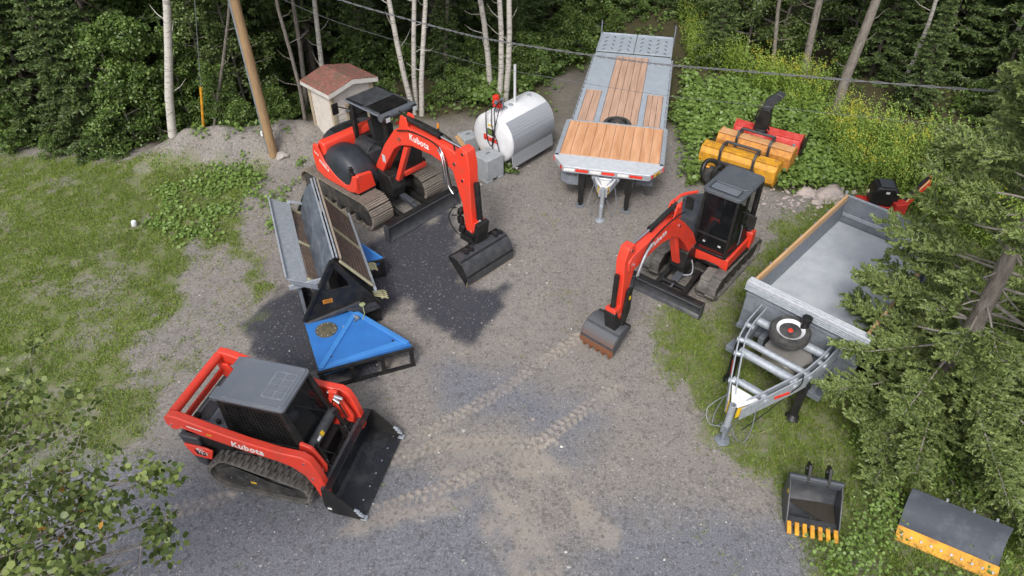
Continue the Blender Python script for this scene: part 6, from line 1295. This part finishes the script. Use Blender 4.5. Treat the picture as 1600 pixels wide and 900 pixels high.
for px, py in [(540, 100), (580, 90), (620, 85), (680, 95), (720, 80), (760, 110), (640, 40), (710, 45), (580, 30), (420, 130), (400, 100), (450, 80), (430, 170), (800, 30), (880, 30), (930, 20), (745, 60), (1010, 10), (560, 150), (600, 165), (690, 165), (720, 160), (740, 150), (820, 115), (850, 125), (840, 95), (880, 70), (700, 130), (560, 110), (620, 120), (905, 40), (660, 90), (600, 70), (820, 60), (440, 190), (455, 150), (410, 200), (760, 85), (870, 100), (800, 120), (725, 115), (520, 130), (1090, 20), (1110, 50), (395, 215), (30, 240), (100, 238), (170, 240), (900, 75), (680, 60), (540, 60), (780, 40), (1000, 20), (960, 30), (985, 12), (1010, 4), (940, 14), (1030, 14), (920, 40), (1050, 8), (900, 60), (965, 4), (880, 45), (1300, 130), (1230, 100), (1500, 180), (1580, 250)]:
    x, y = base(px, py); plant('shrub', x+rnd.uniform(-.3, .3), y+rnd.uniform(-.3, .3), 'low leafy shrub at the foot of the forest', 'shrubs at the foot of the forest', sc=rnd.uniform(.5, 1.0)*(.75 if py > 140 else 1), cat='shrub')
for k, (px, py, sc, lab) in enumerate(((1497, 330, 1.0, 'pointed young spruce standing left of the big spruce crown'), (1448, 300, .75, 'smaller young spruce in the goldenrod left of the pointed one'), (1560, 310, .85, 'young spruce at the right edge above the big spruce'), (1610, 260, 1.1, 'young spruce partly outside the right edge'), (1540, 250, .8, 'young spruce farther back by the right forest edge'))):
    x, y = base(px, py); plant('sapling', x, y, lab, sc=sc, cat='young spruce', i=0)
# ---- near spruce on the right
def near_spruce():
    R = np.random.RandomState(5); x, y = 7.19, 7.87; T = thing('spruce_tree', (x, y, float(terr(x, y))-.1), 0, 'large near spruce with bare grey limbs at the right edge, overhanging the dump trailer', 'spruce')
    H = 9.2; tr = [(.04*math.sin(k), .03*math.cos(k*1.3), H*k/10) for k in range(11)]
    MB().tube(tr, [.155-.013*k for k in range(11)], 14).build('trunk', BARKG, T, 0, 60)
    LB = []; PP = []; AA = []; TT = []; h = .45
    while h < H-.2:
        f = h/H; nb = 7 if h < 2.6 else (6 if h > 4.6 else 5); a0 = R.rand()*6
        for k in range(nb):
            az = a0+k*2*math.pi/nb+R.normal()*.25; base_l = 1.75+.85*max(0, math.cos(az-math.radians(262)))+.5*max(0, math.cos(az-math.radians(350))); L = (base_l if h < 3.2 else base_l*(1-(h-3.2)/(H-3.2))**.8)*(.78+.3*R.rand())+.15
            toward = math.cos(az-math.radians(228))        # the side facing the yard
            if 2.0 < h < 6.5 and toward > .12:
                if R.rand() < .62: continue
                L *= .5
            d = np.array([math.cos(az), math.sin(az), 0]); sd = np.array([-d[1], d[0], 0]); s = np.linspace(0, 1, 9); bend = R.normal()*.25
            pts = np.array([[0, 0, h]])+d*(L*s)[:, None]+sd*(bend*L*s**2*.4)[:, None]; pts[:, 2] += L*(-.30*s+.22*s**2.5)+.03*np.sin(s*9+R.rand()*6); LB.append(([tuple(p) for p in pts], .008+.008*L))
            bare = .08 if h < 1.9 else (.36 if h < 5 else .15); n = int(L*(1-bare)/.055)
            for i in range(n):
                u = bare+(1-bare)*(i+R.rand())/n; b = np.array([np.interp(u, s, pts[:, j]) for j in range(3)])
                for sg in (-1, 1):
                    if R.rand() < .12: continue
                    l = (.5*(1.1-.8*u)+.08)*(.6+.7*R.rand())*min(1, .4+L/2.5); dr = unit(d*(.55+.5*R.rand())+sd*sg*(.7+.4*R.rand())+np.array([0, 0, -.12+.6*R.rand()])); m = max(3, int(l/.03)); e = b+dr*l
                    if R.rand() < .5: LB.append(([tuple(b), tuple(b+dr*l*.5), tuple(e+np.array([0, 0, -.04*l]))], .005))
                    for q in range(m):
                        fq = q/m; p = b+dr*l*fq+np.array([0, 0, -.1*l*fq*fq]); PP.append(p); AA.append(dr); TT.append(.3+.55*fq)
                        if q % 3 == 1 and R.rand() < .7:
                            d2 = unit(dr+sd*sg*R.normal()*.9+np.array([0, 0, .15])); 
                            for w in range(3): PP.append(p+d2*.035*w); AA.append(d2); TT.append(.5+.15*w)
        h += .22+.12*R.rand()
    for k in range(7):
        hh = .5+4*R.rand(); az = R.rand()*6.3; l = .6+1.0*R.rand(); d = np.array([math.cos(az), math.sin(az), 0]); p = [np.array([0, 0, hh])]
        for q in range(4): p.append(p[-1]+d*l/4+R.normal(size=3)*.06+np.array([0, 0, -.02]))
        LB.append(([tuple(v) for v in p], .01))
    q = MB()
    for p, r in LB: q.tube(p, list(np.linspace(r, r*.25, len(p))), 6)
    q.build('limbs', mat('lichen_bark', (.3, .275, .245), .9, col2=(.16, .14, .12), nscale=9), T, 0, 60)
    P = np.repeat(np.array(PP), 5, 0); A = np.repeat(np.array(AA), 5, 0); n = len(P); A = unit(A+R.normal(size=(n, 3))*.42); B = unit(np.cross(A, R.normal(size=(n, 3))))
    V, F = cards(P+R.normal(size=(n, 3))*.006, A, B, .05*(.7+.6*R.rand(n)), .02*(.7+.6*R.rand(n)), 'quad')
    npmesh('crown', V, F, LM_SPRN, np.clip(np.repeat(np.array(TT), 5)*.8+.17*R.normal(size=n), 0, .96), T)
near_spruce()
# ---- near birch at the lower left, stem outside the picture
def near_birch():
    R = np.random.RandomState(9); x, y = -6.6, 2.0; T = thing('birch_tree', (x, y, 0), 0, 'leafy birch branches reaching in at the lower left corner', 'birch')
    tr = [(.1*math.sin(k*.8), .1*math.cos(k), 5.6*k/9) for k in range(10)]; MB().tube(tr, [.12-.011*k for k in range(10)], 12).build('trunk', BARKB, T, 0, 60)
    LB = []; C = []
    for px, py, z in ((262, 845, 4.0), (250, 805, 3.9), (225, 775, 4.0), (190, 745, 4.1), (150, 730, 4.0), (215, 850, 4.2), (110, 720, 4.2), (85, 680, 4.0), (60, 640, 4.0), (30, 610, 4.1), (5, 650, 4.2), (20, 700, 4.3), (60, 740, 4.3), (150, 800, 4.3), (90, 830, 4.4), (30, 860, 4.5), (200, 885, 4.2), (130, 890, 4.4), (110, 640, 3.6), (-60, 620, 4.0), (-100, 700, 4.3), (-80, 800, 4.5), (0, 780, 4.4), (60, 900, 4.5), (170, 770, 4.1), (-40, 560, 4.2), (50, 580, 3.7)):
        e = G(px, py, z)-np.array((x, y, 0)); b = np.array([0, 0, z-1.3-.5*R.rand()]); s = np.linspace(0, 1, 7); pts = b+(e-b)*s[:, None]; pts[:, 2] += .35*np.sin(s*math.pi)*.8; pts[:, :2] += R.normal(size=(7, 2))*.04; LB.append((pts, .022))
        for u in np.linspace(.35, 1, 13):
            p = np.array([np.interp(u, s, pts[:, j]) for j in range(3)]); w = .06+.2*(1-abs(u-.75)); q = p+R.normal(size=3)*w*np.array([1, 1, .6]); C.append(q); LB.append((np.array([p, (p+q)/2+.01, q]), .005))
    for k in range(40):
        az = R.rand()*6.3; q = np.array([math.cos(az)*(1.2*R.rand()), math.sin(az)*1.2*R.rand()-.3, 3.4+2.0*R.rand()]); C.append(q)
    q = MB()
    for p, r in LB: q.tube([tuple(v) for v in p], list(np.linspace(r, r*.25, len(p))), 6)
    q.build('limbs', BARKG, T, 0, 60)
    P, A, B, la, lb, tone = leafcloud(R, np.array(C), .19, 36, .056, .3, .7, .8); tone[R.rand(len(tone)) < .003] = 1; V, F = cards(P, A, B, la, lb*1.05, 'hex'); npmesh('crown', V, F, LM_BIRCH, tone, T)
near_birch()
# ---- grass
def scatter(n, x0, x1, y0, y1, dens, R):
    x = R.uniform(x0, x1, n); y = R.uniform(y0, y1, n); k = R.rand(n) < dens(x, y); return x[k], y[k]
OBST = [((-3.79, 6.92), 1.3), ((-3.45, 14.83), 1.3), ((4.1, 11.9), 1.0)]
def blades(name, x, y, R, per, hgt, wid, lm, kind='stuff', lab=None, cat=None, tonebase=.45, spread=.05):
    n = len(x)*per; X = np.repeat(x, per)+R.normal(size=n)*spread; Y = np.repeat(y, per)+R.normal(size=n)*spread; P = np.stack([X, Y, terr(X, Y)-.008+.0*X], 1)
    A = rdir(R, n, 1.0, .6); A[:, 2] = np.abs(A[:, 2])+.15; A = unit(A); B = unit(np.cross(A, R.normal(size=(n, 3)))); h = hgt*(.5+R.rand(n)); w = wid*(.7+.6*R.rand(n))
    V = np.stack([P-B*w[:, None]*.5, P+B*w[:, None]*.5, P+A*h[:, None]], 1).reshape(-1, 3); tone = np.clip(tonebase+.22*R.normal(size=n)+.25*(NZ.fbm(X, Y, .9, 3)-.5)*2, 0, .94); tone[R.rand(n) < .05] = 1
    o = npmesh(name, V, np.arange(3*n).reshape(n, 3), lm, tone); tag(o, lab, cat, kind=kind); return o
R = np.random.RandomState(77)
def dgrass(x, y):
    gl, gr, ve, dk, bl, fo = groundmask(x, y); d = np.maximum(gl, gr*1.0)*(1-.7*ve); fine = NZ.fbm(x+5, y, 4.5, 3); d = d*sm(fine, .28, .5)*(1-.95*dk); return np.clip(d, 0, 1)*.95
x, y = scatter(240000, -16, 11, 4.2, 18.2, dgrass, R)
blades('grass', x, y, R, 6, .062, .018, LM_GRASS, lab='short green grass growing in patches on both sides of the gravel', cat='grass')
x, y = scatter(60000, -16, 13, 3.5, 19, lambda x, y: np.clip(groundmask(x, y)[1]*sm(NZ2.fbm(x, y, 1.3, 3)+.25*sm(x, 3.2, 5.5), .42, .62), 0, 1), R)
blades('tall_grass', x, y, R, 4, .13, .014, LM_GRASS, lab='taller uneven grass under the trailer and around the buckets', cat='grass', tonebase=.3, spread=.06)
x, y = scatter(9000, -4.5, 6, 4.6, 17, lambda x, y: (sm(NZ.fbm(x, y, 1.1, 3), .62, .75)*(1-groundmask(x, y)[3]*.9)*.3+.004), R)
blades('weed_tufts', x, y, R, 9, .05, .014, LM_GRASS, lab='sparse weed tufts scattered over the gravel', cat='weeds', spread=.035)
# ---- broad leaved weeds
def rosettes(name, x, y, R, per, size, hgt, lm, lab, cat, spread=.12):
    n = len(x)*per; X = np.repeat(x, per)+R.normal(size=n)*spread; Y = np.repeat(y, per)+R.normal(size=n)*spread; P = np.stack([X, Y, terr(X, Y)+hgt*R.rand(n)**.7+.01], 1)
    nrm = unit(R.normal(size=(n, 3))*.38+np.array([0, -.15, 1])); A = unit(np.cross(nrm, R.normal(size=(n, 3)))); B = unit(np.cross(nrm, A)); s = size*(.55+.8*R.rand(n)); V, F = cards(P-A*s[:, None]*.5, A, B, s, s*.95, 'hex')
    o = npmesh(name, V, F, lm, np.clip(.45+.25*R.normal(size=n), 0, .95)); tag(o, lab, cat, kind='stuff'); return o
PC = poly_world([(1062, 95), (1100, 130), (1190, 130), (1280, 150), (1290, 235), (1240, 230), (1165, 190), (1130, 215), (1100, 225), (1085, 290), (1070, 280), (1055, 190)]); PC2 = poly_world([(1225, 225), (1290, 235), (1350, 270), (1330, 300), (1270, 290), (1235, 300), (1215, 300)])
x, y = scatter(26000, 3, 13, 10, 24, lambda x, y: np.maximum(sm(sdist(x, y, PC)+.5*(NZ.fbm(x, y, 1, 3)-.5), -.1, .2), sm(sdist(x, y, PC2), -.2, .2))*.8, R)
rosettes('coltsfoot', x, y, R, 4, .092, .3, LM_COLT, 'mat of round coltsfoot leaves between the deck trailer and the snow blower', 'ground cover')
PM = poly_world([(195, 350), (250, 290), (330, 262), (400, 262), (410, 300), (370, 330), (345, 380), (270, 375), (215, 365)])
x, y = scatter(9000, -12, -5, 11, 18, lambda x, y: sm(sdist(x, y, PM)+1.2*(NZ.fbm(x, y, 1.4, 3)-.5), -.1, .3)*.5*sm(NZ2.fbm(x, y, 2.2, 3), .42, .6), R)
rosettes('bank_weeds', x, y, R, 6, .07, .09, LM_COLT, 'round leaved weeds growing on the gravel bank at the left', 'ground cover')
PMM = poly_world([(235, 270), (300, 225), (380, 215), (460, 200), (490, 215), (470, 300), (430, 400), (400, 300), (300, 280)])
x, y = scatter(2600, -11, -3, 11, 19, lambda x, y: sm(sdist(x, y, PMM), -.1, .2)*sm(NZ2.fbm(x+2, y, 2.4, 3), .52, .66), R)
rosettes('mound_weeds', x, y, R, 7, .07, .16, LM_COLT, 'small weed clumps dotted over the gravel bank near the utility pole', 'weeds', .07)
x, y = scatter(26000, -1.5, 5, 16, 28, lambda x, y: sm(sdist(x, y, VEG2)+.8*(NZ.fbm(x, y, 1, 3)-.5), -.1, .3)*sm(NZ2.fbm(x, y, 1.2, 3), .38, .6)*.8, R)
rosettes('undergrowth', x, y, R, 3, .12, .4, LM_SHRUB, 'green undergrowth along the forest edge behind the fuel tank', 'ground cover')
x, y = scatter(16000, -16, 14, 16.5, 29, lambda x, y: groundmask(x, y)[5]*sm(NZ2.fbm(x, y, .8, 3), .5, .65)*.6, R)
rosettes('forest_floor_plants', x, y, R, 3, .1, .3, LM_SHRUB, 'dim leafy plants covering the forest floor', 'ground cover')
GRB = poly_world([(1375, 880), (1418, 745), (1585, 810), (1560, 945)]); DGB = poly_world([(1215, 850), (1232, 720), (1345, 735), (1325, 865)]); PLR = poly_world([(1330, 640), (1420, 600), (1700, 560), (1900, 1100), (1290, 930), (1285, 860), (1330, 800)])
x, y = scatter(12000, 3, 11, 3.5, 9, lambda x, y: sm(sdist(x, y, PLR)+.9*(NZ.fbm(x, y, 1.3, 3)-.5), -.1, .4)*.7*sm(NZ2.fbm(x, y, 1.8, 3), .36, .58)*(sdist(x, y, GRB) < 0)*(sdist(x, y, DGB) < 0), R)
rosettes('bank_undergrowth', x, y, R, 6, .045, .28, LM_COLT, 'small leaved weeds around the digging bucket and the grader blade', 'ground cover')
# ---- goldenrod
def goldenrod(name, P2, n, x0, x1, y0, y1, lab, hgt=.95, yel=.6, R=R):
    x, y = scatter(n, x0, x1, y0, y1, lambda x, y: sm(sdist(x, y, P2)+.9*(NZ.fbm(x, y, .9, 3)-.5), -.1, .3)*sm(NZ2.fbm(x, y, 1.1, 2), .25, .5), R)
    m = len(x); H = hgt*(.55+.6*R.rand(m))*(.7+.6*NZ.fbm(x, y, .7, 2)); ln = R.normal(size=(m, 2))*.13; per = 18; i = np.repeat(np.arange(m), per); u = np.tile((np.arange(per)+.5)/per, m); az = u*40+R.rand(len(u))*1.5
    P = np.stack([x[i]+ln[i, 0]*u, y[i]+ln[i, 1]*u, terr(x[i], y[i])+H[i]*u], 1); A = unit(np.stack([np.cos(az), np.sin(az), .5+.2*u], 1)); B = unit(np.cross(A, np.array([0, 0, 1.])+R.normal(size=A.shape)*.3)); V, F = cards(P, A, B, .1*(1.1-.5*u), np.full(len(u), .03), 'kite')
    T = thing(name, (0, 0, 0), 0, lab, 'goldenrod'); T['kind'] = 'stuff'
    npmesh('stems_and_leaves', V, F, LM_ROD, np.clip(.25+.5*u+.15*R.normal(size=len(u)), 0, .95), T)
    fl = np.where(R.rand(m) < .32*yel*sm(NZ2.fbm(x+3, y, .9, 2), .4, .65))[0]; per = 12; i = np.repeat(fl, per); k = len(i); rr = R.normal(size=(k, 3))*np.array([.05, .05, .06])
    P = np.stack([x[i]+ln[i, 0], y[i]+ln[i, 1], terr(x[i], y[i])+H[i]+.02], 1)+rr; nrm = rdir(R, k, .6); A = unit(np.cross(nrm, R.normal(size=(k, 3)))); B = np.cross(nrm, A); V, F = cards(P, A, B, np.full(k, .05), np.full(k, .03), 'kite')
    npmesh('flower_plumes', V, F, LM_YEL, R.rand(k), T)
goldenrod('goldenrod', poly_world([(1058, 30), (1095, 50), (1120, 85), (1180, 110), (1215, 150), (1180, 150), (1120, 125), (1075, 110), (1058, 80)]), 9000, 5, 11, 16, 28, 'goldenrod stand with yellow plumes right of the folded trailer ramps', 1.05, .45)
goldenrod('goldenrod', poly_world([(1170, 120), (1215, 125), (1290, 150), (1350, 190), (1400, 215), (1480, 240), (1600, 330), (1650, 420), (1540, 400), (1400, 320), (1340, 290), (1290, 262), (1262, 200), (1190, 165)]), 16000, 6, 17, 8, 22, 'broad band of yellow goldenrod between the snow blower and the young spruces', 1.1, .75)
goldenrod('goldenrod', poly_world([(1400, 610), (1520, 600), (1650, 640), (1700, 760), (1500, 760), (1400, 720)]), 700, 4, 11, 4, 10, 'sparse weeds with a few yellow flowers beneath the near spruce', .7, .4)
# ---- loose stones
def pebbles():
    R = np.random.RandomState(12); x, y = scatter(15000, -7, 6.5, 4.4, 17.5, lambda x, y: (1-np.clip(np.maximum(groundmask(x, y)[0], groundmask(x, y)[1])*1.1, 0, .97))*(1-.8*groundmask(x, y)[3]), R); n = len(x)
    s = .006+.012*R.rand(n)**3+.02*(R.rand(n) < .012); P = np.stack([x, y, terr(x, y)+s*.1], 1)
    base_ = np.array([[1, 0, 0], [.3, .9, 0], [-.8, .6, 0], [-.7, -.7, 0], [.4, -.9, 0], [.1, .05, .8]]); a = R.rand(n)*6.28; ca, sa = np.cos(a), np.sin(a)
    b = base_[None]*(1+.3*R.normal(size=(n, 6, 3)))*s[:, None, None]; V = np.stack([b[..., 0]*ca[:, None]-b[..., 1]*sa[:, None], b[..., 0]*sa[:, None]+b[..., 1]*ca[:, None], b[..., 2]], -1)+P[:, None]
    f = np.array([[0, 1, 5], [1, 2, 5], [2, 3, 5], [3, 4, 5], [4, 0, 5]]); F = (f[None]+np.arange(n)[:, None, None]*6).reshape(-1, 3)
    m = leaf_mat('pebble_grey', (.15, .14, .14), (.42, .4, .38), (.6, .58, .55), 0, 0); o = npmesh('gravel', V.reshape(-1, 3), F, m, np.repeat(np.clip(.4+.3*R.normal(size=n), 0, 1), 5)); tag(o, 'loose light pebbles strewn over the gravel yard', 'pebbles', kind='stuff')
pebbles()
def rock(loc, s, seed, m, lab, cat='rock', group=None, name='boulder'):
    import bmesh
    b = bmesh.new(); bmesh.ops.create_icosphere(b, subdivisions=3, radius=1); R = np.random.RandomState(seed); pl = [(unit(R.normal(size=3)), .55+.35*R.rand()) for _ in range(9)]
    for v in b.verts:
        p = np.array(v.co)
        for nn, d in pl:
            e = p.dot(nn)-d
            if e > 0: p = p-nn*e*.9
        p = p*(1+.04*math.sin(p[0]*9+seed)+.03*math.sin(p[1]*13)); v.co = p*np.array(s)
    me = bpy.data.meshes.new(name); b.to_mesh(me); b.free(); me.materials.append(m); o = bpy.data.objects.new(name, me); COL.objects.link(o); o.location = loc; tag(o, lab, cat, group); return o
for k, (px, py, s, lab) in enumerate(((1292, 306, .42, 'largest pinkish grey slab of the rubble heap by the dump trailer gate'), (1262, 302, .25, 'pale boulder at the left of the rubble heap'), (1322, 312, .22, 'pinkish boulder at the right of the rubble heap'), (1275, 318, .16, 'small pink rock in front of the rubble slab'), (1305, 296, .24, 'grey boulder behind the rubble slab'))):
    g = G(px, py); rock((g[0], g[1], .03), (s*1.1, s*.8, s*.38), 3+k, PINKST, lab)
for k, (px, py, s, lab) in enumerate(((442, 252, .2, 'grey boulder at the foot of the utility pole'), (339, 277, .1, 'pale stone among the weeds on the left bank'), (833, 655, .035, 'small pale stone on the gravel in front of the track marks'), (1030, 478, .05, 'grey stone near the small excavator blade'))):
    g = G(px, py); rock((g[0], g[1], float(terr(g[0], g[1]))), (s, s*.8, s*.6), 30+k, STONE if k != 2 else PINKST, lab, 'stone', name='stone')
g = G(210, 352); o = MB().rings((0, 0, 0), (.2, -.1, 1), [(.06, 0), (.065, .1), (.05, .14), (.02, .15)], 16).build('plastic_cap', WHITE); o.location = (g[0], g[1], float(terr(g[0], g[1]))); tag(o, 'small white plastic cap sticking up in the lawn at the left', 'cap')
def rubble():
    R = np.random.RandomState(4); me = []; x, y = scatter(1500, 5.5, 9.5, 12.5, 15.6, lambda x, y: np.exp(-((x-7.6)**2/.8+(y-14.5)**2/.25))*.9, R); n = len(x); s = .02+.05*R.rand(n)
    b0 = np.array([[1, 0, 0], [.3, .9, 0], [-.8, .6, 0], [-.7, -.7, 0], [.4, -.9, 0], [.1, .05, .8]]); V = b0[None]*(1+.35*R.normal(size=(n, 6, 3)))*s[:, None, None]+np.stack([x, y, terr(x, y)+.02], 1)[:, None]; f = np.array([[0, 1, 5], [1, 2, 5], [2, 3, 5], [3, 4, 5], [4, 0, 5]])
    o = npmesh('rubble', V.reshape(-1, 3), (f[None]+np.arange(n)[:, None, None]*6).reshape(-1, 3), PINKST, None); tag(o, 'small broken stones around the pinkish boulders', 'rubble', kind='stuff')
rubble()
# flowering plant beside the concrete block
T = thing('flowering_plant', (*G(795, 268)[:2], 0), 0, 'small bushy plant with whitish flowers right of the pale concrete block', 'plant')
Rr = np.random.RandomState(2); C = Rr.normal(size=(26, 3))*np.array([.13, .1, .06])+np.array([0, 0, .16]); P, A, B, la, lb, tone = leafcloud(Rr, C, .09, 22, .05); V, F = cards(P, A, B, la, lb); npmesh('foliage', V, F, LM_SHRUB, tone, T)
P, A, B, la, lb, tone = leafcloud(Rr, C[:5]+np.array([0, 0, .1]), .05, 14, .03); V, F = cards(P, A, B, la, lb); npmesh('flowers', V, F, leaf_mat('whitish_flowers', (.5, .42, .4), (.7, .66, .62)), tone, T)
for k, ls in PR.items():
    for o in ls:
        if o.name not in _used:
            for c in list(o.children): bpy.data.objects.remove(c)
            bpy.data.objects.remove(o)
